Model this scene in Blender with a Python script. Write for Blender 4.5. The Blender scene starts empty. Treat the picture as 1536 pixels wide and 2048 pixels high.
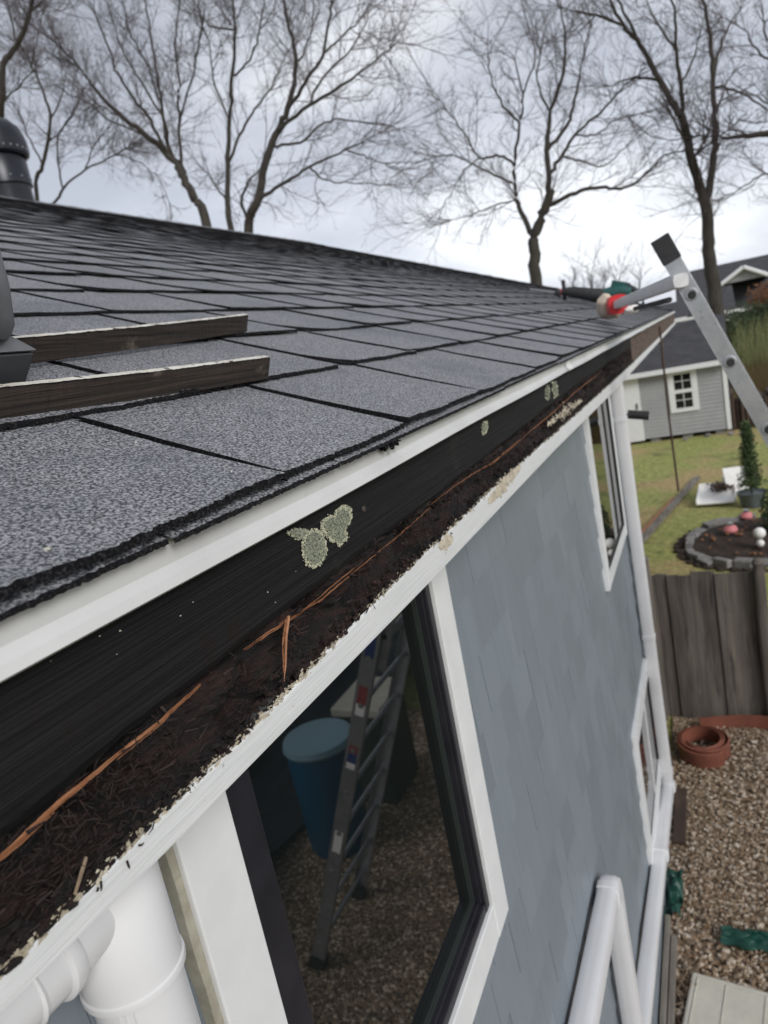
import bpy, math, random
from mathutils import Vector, Matrix, noise
S = bpy.context.scene
COL = S.collection
R_ = math.radians
GZ = 3.45                      # camera height above the ground; the ground is z = 0

# ------------------------------------------------------------------ camera
AX = Vector((0.38965113, -0.26349614, 0.88246348))
AY = Vector((-0.90070009, 0.09086065, 0.42483371))
AZ = Vector((-0.19212325, -0.96037187, -0.20192704))
cam_d = bpy.data.cameras.new('camera'); cam = bpy.data.objects.new('camera', cam_d); COL.objects.link(cam)
S.camera = cam
rm = Matrix(((AX.x, -AX.y, -AX.z), (AY.x, -AY.y, -AY.z), (AZ.x, -AZ.y, -AZ.z)))
cam.matrix_world = Matrix.Translation((0, 0, GZ)) @ rm.to_4x4()
cam_d.sensor_fit = 'VERTICAL'; cam_d.sensor_height = 36; cam_d.sensor_width = 27
cam_d.lens = 36 * 1420 / 2048
cam_d.clip_start = 0.02; cam_d.clip_end = 2000
cam_d.dof.use_dof = True; cam_d.dof.focus_distance = 0.66; cam_d.dof.aperture_fstop = 9.0

# ------------------------------------------------------------------ world, sun, exposure
SUN_EL, SUN_AZ = 31, -126       # azimuth from +X towards +Y
w = bpy.data.worlds.new('World'); S.world = w; w.use_nodes = True
nt = w.node_tree; nt.nodes.clear()
def wn(t, **k):
    n = nt.nodes.new(t)
    for a, b in k.items(): setattr(n, a, b)
    return n
sky = wn('ShaderNodeTexSky', sky_type='NISHITA', sun_disc=False)
sky.sun_elevation = R_(SUN_EL); sky.sun_rotation = R_(90 - SUN_AZ)
bg1 = wn('ShaderNodeBackground'); bg1.inputs[1].default_value = 0.1
nt.links.new(sky.outputs[0], bg1.inputs[0])
tc = wn('ShaderNodeTexCoord'); mp = wn('ShaderNodeMapping'); mp.inputs['Scale'].default_value = (1.0, 1.0, 2.6)
n1 = wn('ShaderNodeTexNoise'); n1.inputs['Scale'].default_value = 2.3; n1.inputs['Detail'].default_value = 5; n1.inputs['Roughness'].default_value = 0.5
n1.inputs['Distortion'].default_value = 0.25
cr = wn('ShaderNodeValToRGB'); e = cr.color_ramp.elements
e[0].position = 0.38; e[0].color = (0.58, 0.61, 0.69, 1); e[1].position = 0.62; e[1].color = (1.0, 1.02, 1.07, 1)
m_ = e.new(0.5); m_.color = (0.72, 0.75, 0.83, 1)
nt.links.new(tc.outputs['Generated'], mp.inputs[0]); nt.links.new(mp.outputs[0], n1.inputs[0]); nt.links.new(n1.outputs[0], cr.inputs[0])
# clouds thin and brighten towards the horizon
sx = wn('ShaderNodeSeparateXYZ'); nt.links.new(tc.outputs['Generated'], sx.inputs[0])
mr = wn('ShaderNodeMapRange'); mr.inputs[1].default_value = 0.0; mr.inputs[2].default_value = 0.55; mr.inputs[3].default_value = 0.80; mr.inputs[4].default_value = 0.49
nt.links.new(sx.outputs[2], mr.inputs[0])
bg2 = wn('ShaderNodeBackground'); nt.links.new(cr.outputs[0], bg2.inputs[0]); nt.links.new(mr.outputs[0], bg2.inputs[1])
mx = wn('ShaderNodeMixShader'); mx.inputs[0].default_value = 0.92
nt.links.new(bg1.outputs[0], mx.inputs[1]); nt.links.new(bg2.outputs[0], mx.inputs[2])
wo = wn('ShaderNodeOutputWorld'); nt.links.new(mx.outputs[0], wo.inputs[0])
sd = bpy.data.lights.new('sun', 'SUN'); sd.energy = 1.5; sd.angle = R_(24); sd.color = (1.0, 0.975, 0.94)
so = bpy.data.objects.new('sun', sd); COL.objects.link(so)
dv = Vector((math.cos(R_(SUN_EL)) * math.cos(R_(SUN_AZ)), math.cos(R_(SUN_EL)) * math.sin(R_(SUN_AZ)), math.sin(R_(SUN_EL))))
so.rotation_euler = dv.to_track_quat('Z', 'Y').to_euler(); so.location = (0, 0, 30)
S.view_settings.view_transform = 'Standard'; S.view_settings.look = 'None'; S.view_settings.gamma = 1
S.view_settings.exposure = 0.6
S.render.engine = 'CYCLES'; S.cycles.max_bounces = 6; S.cycles.use_denoising = True

# ------------------------------------------------------------------ helpers
rnd = random.Random(7)
def ray(px, py):
    a, b, c = px - 768, py - 1024, 1420
    return Vector((AX.x*a + AX.y*b + AX.z*c, AY.x*a + AY.y*b + AY.z*c, AZ.x*a + AZ.y*b + AZ.z*c))
def at(px, py, ax, v):          # the place on a real plane seen at a photo point (z from the ground)
    d = ray(px, py)
    if ax == 2: v -= GZ
    d = d * (v / d[ax]); d.z += GZ
    return d
def interp(x, t):
    if x <= t[0][0]: return t[0][1]
    for (a, b), (c, d) in zip(t, t[1:]):
        if x <= c: return b + (d - b) * (x - a) / (c - a)
    return t[-1][1]

class MB:
    def __init__(s): s.v = []; s.f = []
    def add(s, vs, fs):
        o = len(s.v); s.v += [tuple(v) for v in vs]; s.f += [tuple(i + o for i in f) for f in fs]; return s
    def box(s, a, b, M=None):
        vs = [Vector((x, y, z)) for x in (a[0], b[0]) for y in (a[1], b[1]) for z in (a[2], b[2])]
        if M is not None: vs = [M @ v for v in vs]
        return s.add(vs, [(0,1,3,2),(4,6,7,5),(0,4,5,1),(2,3,7,6),(0,2,6,4),(1,5,7,3)])
    def hexa(s, p):             # 8 points, bottom 4 then top 4
        return s.add(p, [(3,2,1,0),(4,5,6,7),(0,1,5,4),(1,2,6,5),(2,3,7,6),(3,0,4,7)])
    def tube(s, pts, rs, n=8, cap=True, sq=None, up=None):
        pts = [Vector(p) for p in pts]
        if not hasattr(rs, '__len__'): rs = [rs] * len(pts)
        o = len(s.v); m = len(pts)
        for i, p in enumerate(pts):
            d = (pts[min(i+1, m-1)] - pts[max(i-1, 0)])
            if d.length < 1e-9: d = Vector((0, 0, 1))
            d.normalize()
            u = up if up is not None else (Vector((0, 0, 1)) if abs(d.z) < 0.9 else Vector((1, 0, 0)))
            a = d.cross(u).normalized(); b = a.cross(d)
            for k in range(n):
                t = 2 * math.pi * (k + 0.5) / n
                ca, sa = math.cos(t), math.sin(t)
                if sq:          # rounded rectangle section (half a, half b)
                    q = 5.0
                    r = (abs(ca)**q + abs(sa)**q) ** (-1/q)
                    s.v.append(tuple(p + a * (ca*r*sq[0]) + b * (sa*r*sq[1])))
                else: s.v.append(tuple(p + a * (ca * rs[i]) + b * (sa * rs[i])))
        for i in range(m - 1):
            for k in range(n):
                k2 = (k + 1) % n
                s.f.append((o+i*n+k, o+i*n+k2, o+(i+1)*n+k2, o+(i+1)*n+k))
        if cap:
            s.f.append(tuple(o + k for k in range(n))[::-1]); s.f.append(tuple(o + (m-1)*n + k for k in range(n)))
        return s
    def lathe(s, prof, c, n=24, M=None):
        o = len(s.v); c = Vector(c)
        for r, z in prof:
            for k in range(n):
                t = 2*math.pi*k/n; v = Vector((r*math.cos(t), r*math.sin(t), z))
                if M is not None: v = M @ v
                s.v.append(tuple(c + v))
        for i in range(len(prof)-1):
            for k in range(n):
                k2 = (k+1) % n; s.f.append((o+i*n+k, o+i*n+k2, o+(i+1)*n+k2, o+(i+1)*n+k))
        return s
    def grid(s, nu, nv, fn):
        o = len(s.v)
        for i in range(nu+1):
            for j in range(nv+1): s.v.append(tuple(fn(i/nu, j/nv)))
        for i in range(nu):
            for j in range(nv):
                a = o + i*(nv+1) + j; s.f.append((a, a+nv+1, a+nv+2, a+1))
        return s
    def blob(s, c, r, n=8, m=6, amp=0.15, sc=(1,1,1), seed=0):
        o = len(s.v); c = Vector(c)
        for i in range(m+1):
            ph = math.pi*i/m
            for k in range(n):
                t = 2*math.pi*k/n
                d = Vector((math.sin(ph)*math.cos(t), math.sin(ph)*math.sin(t), math.cos(ph)))
                q = 1 + amp*2*noise.noise(d*1.7 + Vector((seed, seed*.7, 0)))
                s.v.append((c.x+d.x*r*q*sc[0], c.y+d.y*r*q*sc[1], c.z+d.z*r*q*sc[2]))
        for i in range(m):
            for k in range(n):
                k2 = (k+1) % n; s.f.append((o+i*n+k, o+(i+1)*n+k, o+(i+1)*n+k2, o+i*n+k2))
        return s

def obj(name, mb, m, parent=None, smooth=False, bevel=0, label=None, kind=None, sharp=40):
    me = bpy.data.meshes.new(name); me.from_pydata(mb.v, [], mb.f); me.update()
    if smooth:
        me.polygons.foreach_set('use_smooth', [True]*len(me.polygons))
        me.set_sharp_from_angle(angle=R_(sharp))
    me.materials.append(m)
    o = bpy.data.objects.new(name, me); COL.objects.link(o)
    if parent is not None: o.parent = parent
    if bevel:
        b = o.modifiers.new('bevel', 'BEVEL'); b.width = bevel; b.segments = 2; b.limit_method = 'ANGLE'; b.angle_limit = R_(50)
    if label: o['label'] = label
    if kind: o['kind'] = kind
    return o
def thing(name, label, cat, group=None):
    o = bpy.data.objects.new(name, None); COL.objects.link(o); o.empty_display_size = 0.1
    tag(o, label, cat, group); return o
def tag(o, label, cat, group=None):
    o['label'] = label; o['category'] = cat
    if group: o['group'] = group
    return o

# ------------------------------------------------------------------ materials
def mat(name, col, rough=0.6, var=None, scale=8, stretch=(1,1,1), bump=0, bscale=None, detail=6, metal=0, spec=0.5, lo=0.35, hi=0.65, extra=None, coat=0, bdist=0.002):
    m = bpy.data.materials.new(name); m.use_nodes = True; t = m.node_tree; N = t.nodes; L = t.links
    b = N['Principled BSDF']; b.inputs['Base Color'].default_value = (*col, 1); b.inputs['Roughness'].default_value = rough
    b.inputs['Metallic'].default_value = metal; b.inputs['Specular IOR Level'].default_value = spec; b.inputs['Coat Weight'].default_value = coat
    tc = N.new('ShaderNodeTexCoord'); mp = N.new('ShaderNodeMapping'); mp.inputs['Scale'].default_value = stretch
    L.new(tc.outputs['Object'], mp.inputs[0])
    def nz(sc, det=detail, src=None, rgh=0.6):
        n = N.new('ShaderNodeTexNoise'); n.inputs['Scale'].default_value = sc; n.inputs['Detail'].default_value = det
        n.inputs['Roughness'].default_value = rgh
        L.new((src or mp).outputs[0] if src is not tc else tc.outputs['Object'], n.inputs[0]); return n
    def mixc(fac, a, c):
        x = N.new('ShaderNodeMix'); x.data_type = 'RGBA'
        for i, v in ((6, a), (7, c)):
            if hasattr(v, 'is_linked') or hasattr(v, 'node'): L.new(v, x.inputs[i])
            else: x.inputs[i].default_value = (*v, 1)
        L.new(fac, x.inputs[0]); return x.outputs[2]
    def ramp(src, lo, hi):
        r = N.new('ShaderNodeMapRange'); r.inputs[1].default_value = lo; r.inputs[2].default_value = hi
        L.new(src, r.inputs[0]); return r.outputs[0]
    out = None
    if var:
        n = nz(scale); out = mixc(ramp(n.outputs[0], lo, hi), col, var)
    if extra:                   # list of (colour, noise scale, lo, hi, use stretch)
        for c2, s2, l2, h2, st in extra:
            n = nz(s2, 5, mp if st else tc); out = mixc(ramp(n.outputs[0], l2, h2), out if out is not None else col, c2)
    if out is not None: L.new(out, b.inputs['Base Color'])
    if bump:
        n = nz(bscale or scale, 4); bp = N.new('ShaderNodeBump'); bp.inputs['Strength'].default_value = bump; bp.inputs['Distance'].default_value = bdist
        L.new(n.outputs[0], bp.inputs['Height']); L.new(bp.outputs[0], b.inputs['Normal'])
    return m

M = {}
M['shingle'] = mat('shingle_granules', (0.032,0.034,0.042), 0.72, (0.37,0.375,0.395), 400, lo=0.41, hi=0.62, detail=2, bump=0.9, bscale=430, bdist=0.0015,
    extra=[((0.085,0.09,0.11), 3.5, 0.50, 0.9, True), ((0.04,0.042,0.052), 130, 0.56, 0.78, True), ((0.05,0.06,0.10), 26, 0.62, 0.85, True)])
M['asphalt'] = mat('asphalt_shadow_edge', (0.003,0.003,0.004), 0.85, (0.05,0.05,0.056), 420, bump=1.0, lo=.5, hi=.75, spec=.2)  # asphalt black, deepened so course edges and gaps carry their shadow lines
M['drip'] = mat('painted_drip_metal', (0.55,0.55,0.55), 0.42, (0.62,0.625,0.62), 6, extra=[((0.5,0.5,0.48), 60, 0.66, 0.8, True)])
M['fascia'] = mat('blackened_fascia_wood', (0.0035,0.0035,0.004), 0.75, (0.017,0.0165,0.018), 1.0, stretch=(5,260,520), bump=1.0, bscale=1.0, lo=0.3, hi=0.75, bdist=0.0018, spec=0.22,
    extra=[((0.03,0.032,0.024), 9, 0.64, 0.85, False), ((0.012,0.007,0.005), 14, 0.6, 0.75, False)])
M['rawwood'] = mat('raw_brown_fascia', (0.13,0.085,0.06), 0.8, (0.045,0.03,0.024), 1, stretch=(3,60,60), bump=0.5, bscale=1)
M['rot'] = mat('rotten_wood', (0.0035,0.002,0.002), 0.8, (0.042,0.0135,0.0095), 16, stretch=(.5,3,4), bump=1.0, bscale=140, lo=0.42, hi=0.75, bdist=0.004,
    extra=[((0.004,0.003,0.003), 50, 0.5, 0.72, True), ((0.055,0.02,0.014), 38, 0.68, 0.85, True)])
M['fibre'] = mat('dark_wood_fibre', (0.006,0.004,0.0035), 0.8, (0.024,0.012,0.009), 60)
M['splinter'] = mat('fresh_orange_splinter', (0.22,0.085,0.035), 0.6, (0.36,0.17,0.085), 1, stretch=(30,300,300), bump=0.4, bscale=1,
    extra=[((0.16,0.05,0.02), 60, 0.55, 0.75, False)])
M['twigpale'] = mat('pale_dry_twig', (0.30,0.22,0.15), 0.8, (0.18,0.13,0.09), 90)
M['trim'] = mat('weathered_white_trim', (0.70,0.71,0.71), 0.55, (0.56,0.58,0.58), 1, stretch=(10,150,300), bump=0.35, bscale=1, lo=0.3, hi=0.8,
    extra=[((0.30,0.29,0.27), 110, 0.70, 0.78, False)])
M['chippaint'] = mat('chipped_white_paint', (0.66,0.64,0.58), 0.6, (0.50,0.47,0.40), 30, bump=.5, bscale=90, extra=[((0.05,0.035,0.025), 75, 0.58, 0.62, False), ((0.06,0.045,0.03), 14, 0.66, 0.70, False)])
M['flake'] = mat('peeling_cream_paint', (0.60,0.55,0.43), 0.8, (0.36,0.31,0.23), 70, bump=0.8, bscale=160, lo=0.35, hi=0.6,
    extra=[((0.06,0.045,0.035), 90, 0.54, 0.62, False)])
M['lichen'] = mat('grey_green_lichen', (0.15,0.17,0.125), 0.95, (0.38,0.40,0.31), 420, bump=1.0, bscale=500, lo=0.35, hi=0.65, extra=[((0.55,0.52,0.33), 120, 0.60, 0.72, False)])
M['lichen_pale'] = mat('pale_lichen_rim', (0.42,0.43,0.31), 0.95, (0.62,0.60,0.44), 300)
M['white'] = mat('white_painted_casing', (0.74,0.75,0.75), 0.45, (0.68,0.69,0.69), 14, extra=[((0.45,0.45,0.42), 70, 0.72, 0.8, False)])
M['pvc'] = mat('white_pvc', (0.72,0.725,0.74), 0.32, (0.66,0.66,0.67), 4, extra=[((0.4,0.38,0.34), 55, 0.72, 0.8, False)])
M['caulk'] = mat('old_cream_caulk', (0.42,0.40,0.32), 0.8, (0.30,0.28,0.22), 40)
M['siding'] = mat('grey_blue_shake_paint', (0.205,0.235,0.265), 0.42, (0.185,0.215,0.245), 3, bump=0.25, bscale=22, stretch=(14,14,0.8), bdist=0.002)
M['joint'] = mat('shadow_joint', (0.13,0.15,0.17), 0.8)
M['black'] = mat('black_window_frame', (0.012,0.012,0.016), 0.38, (0.02,0.02,0.026), 20)
M['gasket'] = mat('grey_green_spacer', (0.028,0.035,0.032), 0.35)
M['alu'] = mat('worn_aluminium', (0.46,0.47,0.49), 0.38, (0.36,0.37,0.39), 12, stretch=(1,1,1), metal=0.75, bump=0.1, bscale=60, extra=[((0.25,0.25,0.26), 30, 0.62, 0.72, False)])
M['rubber'] = mat('black_rubber', (0.012,0.012,0.013), 0.6, (0.025,0.025,0.027), 30)
M['red'] = mat('red_plastic', (0.62,0.02,0.03), 0.35, (0.5,0.015,0.02), 20)
M['pad'] = mat('tan_foam_pad', (0.55,0.47,0.38), 0.9, (0.42,0.35,0.28), 30, bump=0.6, bscale=60)
M['green_plastic'] = mat('teal_tool_plastic', (0.012,0.085,0.075), 0.35, (0.01,0.06,0.055), 20)
M['steel'] = mat('bare_steel', (0.55,0.55,0.56), 0.3, metal=0.9)
M['vent'] = mat('weathered_grey_vent_metal', (0.17,0.17,0.175), 0.5, (0.10,0.10,0.105), 9, metal=0.5, bump=0.15, bscale=25, extra=[((0.24,0.24,0.245), 5, 0.5, 0.7, False)])
M['flue'] = mat('black_flue_metal', (0.012,0.013,0.018), 0.32, (0.02,0.022,0.03), 8, metal=0.3)
M['bark'] = mat('grey_brown_bark', (0.032,0.026,0.023), 0.9, (0.060,0.053,0.043), 3, stretch=(4,4,0.8), bump=0.6, bscale=8, bdist=0.02)
M['twig'] = mat('purple_grey_twigs', (0.070,0.056,0.060), 0.9)
M['shedwall'] = mat('grey_clapboard', (0.34,0.345,0.35), 0.6, (0.30,0.305,0.31), 3)
M['darkroof'] = mat('dark_roof_shingles', (0.035,0.035,0.04), 0.85, (0.06,0.06,0.066), 1.0, stretch=(3,3,14), bump=0.4)
M['glass'] = mat('dark_window_glass', (0.006,0.008,0.008), 0.015, spec=1.0, coat=0.1)
M['glass'].node_tree.nodes['Principled BSDF'].inputs['IOR'].default_value = 1.55
M['glass'].node_tree.nodes['Principled BSDF'].inputs['Coat Roughness'].default_value = 0.01
M['fence'] = mat('weathered_fence_boards', (0.060,0.050,0.042), 0.85, (0.155,0.135,0.115), 1.0, stretch=(9,9,1.0), bump=0.6, bscale=4, bdist=0.01, extra=[((0.03,0.027,0.027), 2.2, 0.55, 0.75, True)])
M['oldwood'] = mat('old_grey_timber', (0.22,0.20,0.17), 0.85, (0.10,0.085,0.07), 1.5, stretch=(2,12,12), bump=0.5, bscale=10)
M['brownwood'] = mat('brown_board', (0.075,0.045,0.03), 0.8, (0.04,0.026,0.02), 1.5, stretch=(2,12,12), bump=0.5, bscale=10)
M['terra'] = mat('terracotta_plastic_edging', (0.24,0.085,0.055), 0.5, (0.17,0.06,0.04), 6)
M['tarp'] = mat('green_tarp', (0.008,0.075,0.05), 0.4, (0.005,0.04,0.03), 12, bump=0.6, bscale=25, bdist=0.01)
M['bluebin'] = mat('blue_plastic', (0.008,0.085,0.17), 0.35)
M['cream'] = mat('cream_plastic', (0.58,0.56,0.48), 0.5, (0.50,0.48,0.41), 12, extra=[((0.12,0.10,0.08), 40, 0.70, 0.76, False)])
M['poly'] = mat('white_foam_board', (0.88,0.88,0.87), 0.7, (0.80,0.77,0.74), 6)
M['leaf'] = mat('evergreen_leaf', (0.028,0.055,0.018), 0.7, (0.07,0.11,0.035), 3)
M['hedge'] = mat('hedge_leaf', (0.018,0.035,0.014), 0.8, (0.05,0.075,0.03), 1.2)
M['rust_leaf'] = mat('rust_brown_leaf', (0.24,0.10,0.045), 0.85, (0.14,0.07,0.035), 2)
M['drygrass'] = mat('tall_dry_grass', (0.30,0.21,0.10), 0.9, (0.20,0.15,0.07), 4)
M['stone'] = mat('grey_edging_stone', (0.26,0.25,0.24), 0.85, (0.15,0.145,0.14), 8, bump=0.5, bscale=20)
M['mulch'] = mat('dark_mulch', (0.025,0.018,0.015), 0.95, (0.08,0.055,0.04), 30, bump=1.0, bscale=50, bdist=0.03)
M['pinkflower'] = mat('pink_plastic', (0.60,0.20,0.21), 0.6)
M['blueglaze'] = mat('slate_blue_pot', (0.12,0.145,0.16), 0.5, (0.09,0.11,0.12), 8)
M['bluelabel'] = mat('blue_sticker', (0.03,0.05,0.17), 0.4)
M['redlabel'] = mat('red_sticker', (0.28,0.05,0.05), 0.4)
M['debris'] = mat('brown_debris', (0.10,0.06,0.04), 0.9, (0.04,0.025,0.02), 30)
M['cloth'] = mat('dark_navy_sheeting', (0.008,0.012,0.02), 0.6, (0.02,0.026,0.035), 5)
# glass that reads lighter, for the far windows
M['farglass'] = mat('far_window_glass', (0.012,0.013,0.015), 0.05, spec=0.8)

# ground materials
def ground_mat():
    m = bpy.data.materials.new('lawn_soil'); m.use_nodes = True; t = m.node_tree; N = t.nodes; L = t.links
    b = N['Principled BSDF']; b.inputs['Roughness'].default_value = 0.95
    tc = N.new('ShaderNodeTexCoord')
    def nz(s, d=5):
        n = N.new('ShaderNodeTexNoise'); n.inputs['Scale'].default_value = s; n.inputs['Detail'].default_value = d; L.new(tc.outputs['Object'], n.inputs[0]); return n
    def mr(src, a, b2):
        r = N.new('ShaderNodeMapRange'); r.inputs[1].default_value = a; r.inputs[2].default_value = b2; L.new(src, r.inputs[0]); return r.outputs[0]
    def mix(f, a, c):
        x = N.new('ShaderNodeMix'); x.data_type = 'RGBA'; L.new(f, x.inputs[0])
        for i, v in ((6, a), (7, c)):
            if isinstance(v, tuple): x.inputs[i].default_value = (*v, 1)
            else: L.new(v, x.inputs[i])
        return x.outputs[2]
    a = mix(mr(nz(9).outputs[0], 0.35, 0.65), (0.19,0.23,0.055), (0.40,0.40,0.13))
    c = mix(mr(nz(14).outputs[0], 0.35, 0.65), (0.30,0.21,0.095), (0.50,0.39,0.18))
    g = mix(mr(nz(0.55, 6).outputs[0], 0.46, 0.60), a, c)
    g = mix(mr(nz(1.3).outputs[0], 0.56, 0.70), g, (0.14,0.15,0.045)); g = mix(mr(nz(30).outputs[0], 0.5, 0.75), g, (0.10,0.10,0.04))
    L.new(g, b.inputs['Base Color'])
    bp = N.new('ShaderNodeBump'); bp.inputs['Strength'].default_value = 0.8; bp.inputs['Distance'].default_value = 0.03
    L.new(nz(40, 4).outputs[0], bp.inputs['Height']); L.new(bp.outputs[0], b.inputs['Normal'])
    return m
M['lawn'] = ground_mat()
def gravel_mat():
    m = bpy.data.materials.new('gravel_stones'); m.use_nodes = True; t = m.node_tree; N = t.nodes; L = t.links
    b = N['Principled BSDF']; b.inputs['Roughness'].default_value = 0.8
    tc = N.new('ShaderNodeTexCoord'); v = N.new('ShaderNodeTexVoronoi'); v.inputs['Scale'].default_value = 55; L.new(tc.outputs['Object'], v.inputs[0])
    s = N.new('ShaderNodeSeparateColor'); L.new(v.outputs['Color'], s.inputs[0])
    r = N.new('ShaderNodeValToRGB'); L.new(s.outputs[0], r.inputs[0]); e = r.color_ramp.elements
    e[0].color = (0.08,0.052,0.03,1); e[1].color = (0.66,0.57,0.46,1); e[1].position = 1.0
    q = e.new(0.45); q.color = (0.21,0.145,0.09,1); q = e.new(0.8); q.color = (0.34,0.245,0.16,1)
    mm = N.new('ShaderNodeMapRange'); L.new(v.outputs['Distance'], mm.inputs[0]); mm.inputs[1].default_value = 0.0; mm.inputs[2].default_value = 0.6
    mm.inputs[3].default_value = 1; mm.inputs[4].default_value = 0.0
    L.new(r.outputs[0], b.inputs['Base Color'])
    bp = N.new('ShaderNodeBump'); bp.inputs['Strength'].default_value = 1; bp.inputs['Distance'].default_value = 0.012
    L.new(mm.outputs[0], bp.inputs['Height']); L.new(bp.outputs[0], b.inputs['Normal'])
    return m
M['gravel'] = gravel_mat()

# ------------------------------------------------------------------ ground
g = MB().grid(60, 60, lambda u, v: Vector((-300 + 900*u, -450 + 900*v, 0)))
o = obj('ground', g, M['lawn']); o['kind'] = 'structure'
g = MB().grid(60, 60, lambda u, v: Vector((-6 + 11.95*u, -6 + 6.52*v, 0.02 + 0.012*noise.noise(Vector((u*14, v*8, 0))))))
o = obj('gravel_yard', g, M['gravel'], smooth=True); o['kind'] = 'structure'
# loose stones lying on the yard where it is in view
st = MB()
for i in range(2600):
    x = rnd.uniform(2.9, 5.8); y = rnd.uniform(-0.35, 0.5)
    r = rnd.choice((0.008, 0.011, 0.014)) * rnd.uniform(0.8, 1.3) * (1.8 if (x < 3.7 and rnd.random() < .18) else 1)
    st.blob((x, y, 0.028 + r*0.3), r, 5, 3, 0.3, (1, rnd.uniform(.7, 1.3), .7), i)
sm = mat('loose_pebbles', (0.19,0.13,0.08), 0.8, (0.60,0.52,0.43), 28, lo=0.42, hi=0.62, detail=1, extra=[((0.22,0.14,0.075), 40, 0.5, 0.6, False)])
o = obj('loose_gravel', st, sm, smooth=True); tag(o, 'loose brown and pale pebbles scattered over the gravel yard', 'gravel'); o['kind'] = 'stuff'

# ------------------------------------------------------------------ the house
H = thing('house', 'grey blue shake sided house with dark shingle roof and rotten bare fascia board', 'house')
WY = 0.5                        # wall plane
EX = 13.0                       # far end of the roof
def rz(y): return GZ - 0.089 + 0.41 * (y - 0.345)
RIDGE_Y = 6.7

# solid body behind the siding
b = MB()
b.box((-1.0, WY + 0.072, 0.0), (4.8, 12.9, GZ - 0.30))
b.box((4.8, 2.6, 0.0), (EX - 0.4, 12.85, GZ - 0.305))
wall = obj('wall', b, M['joint'], H)
# gable ends
for gx in (-1.0, EX - 0.5):
    gb = MB()
    gb.add([(gx, WY+.1, GZ-.306), (gx, 12.8, GZ-.306), (gx, RIDGE_Y, rz(RIDGE_Y)-.1), (gx+.1, WY+.1, GZ-.306), (gx+.1, 12.8, GZ-.306), (gx+.1, RIDGE_Y, rz(RIDGE_Y)-.1)],
           [(0,1,2),(3,5,4),(0,3,4,1),(1,4,5,2),(2,5,3,0)])
    obj('gable', gb, M['shedwall'], H)
# shake siding, one lapped shake at a time, cut round the windows
WIN = [(0.42, 1.215, 2.28, 3.20), (3.165, 4.09, 2.25, 3.20), (3.33, 4.62, GZ-2.87, GZ-2.04)]
sh = MB(); tones = []; zc = 0.05; row = 0
while zc < GZ - 0.31:
    ex = 0.145; x = -0.95 + rnd.uniform(0, .1)
    while x < 4.77:
        wd = rnd.uniform(0.085, 0.17); x2 = min(x + wd, 4.79)
        z0, z1 = zc, min(zc + ex + 0.01, GZ - 0.30)
        segs = [(x, x2, z0, z1)]
        for (a, c, p, q) in WIN:
            out = []
            for (s0, s1, t0, t1) in segs:
                if s1 <= a or s0 >= c or t1 <= p or t0 >= q: out.append((s0, s1, t0, t1)); continue
                if s0 < a: out.append((s0, a, t0, t1))
                if s1 > c: out.append((c, s1, t0, t1))
                if t0 < p: out.append((max(s0,a), min(s1,c), t0, p))
                if t1 > q: out.append((max(s0,a), min(s1,c), q, t1))
            segs = out
        jit = rnd.uniform(0, 0.0012); drop = rnd.uniform(0, 0.006); tl = rnd.gauss(0, .0005); tone = rnd.random()
        for (s0, s1, t0, t1) in segs:
            if s1 - s0 < 0.004: continue
            def yy(z): return WY + 0.004 - 0.008 * (1 - (z - zc) / ex) - jit
            d0 = drop if abs(t0 - zc) < 1e-6 else 0
            g2 = 0.0007; tones += [tone]*6
            sh.hexa([(s0+g2, yy(t0)-tl, t0-d0), (s1-g2, yy(t0)+tl, t0-d0), (s1-g2, WY+0.012, t0-d0), (s0+g2, WY+0.012, t0-d0),
                     (s0+g2, yy(t1)-tl, t1), (s1-g2, yy(t1)+tl, t1), (s1-g2, WY+0.012, t1), (s0+g2, WY+0.012, t1)])
        x = x2
    zc += ex; row += 1
so2 = obj('shake_siding', sh, M['siding'], H)
at_ = so2.data.attributes.new('tone', 'FLOAT', 'FACE'); at_.data.foreach_set('value', tones)
_t = M['siding'].node_tree; _b = _t.nodes['Principled BSDF']; _src = _b.inputs['Base Color'].links[0].from_socket
_a = _t.nodes.new('ShaderNodeAttribute'); _a.attribute_name = 'tone'
_r = _t.nodes.new('ShaderNodeMapRange'); _r.inputs[3].default_value = 0.93; _r.inputs[4].default_value = 1.09; _t.links.new(_a.outputs['Fac'], _r.inputs[0])
_v = _t.nodes.new('ShaderNodeVectorMath'); _v.operation = 'SCALE'; _t.links.new(_src, _v.inputs[0]); _t.links.new(_r.outputs[0], _v.inputs['Scale']); _t.links.new(_v.outputs[0], _b.inputs['Base Color'])
# corner board beside the downspout
obj('corner_board', MB().box((4.792, WY-0.022, 0.05), (4.82, WY+0.0715, GZ-0.31)).box((4.72, WY-0.022, 0.05), (4.7915, WY-0.010, GZ-0.31)), M['white'], H, bevel=0.002)

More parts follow.
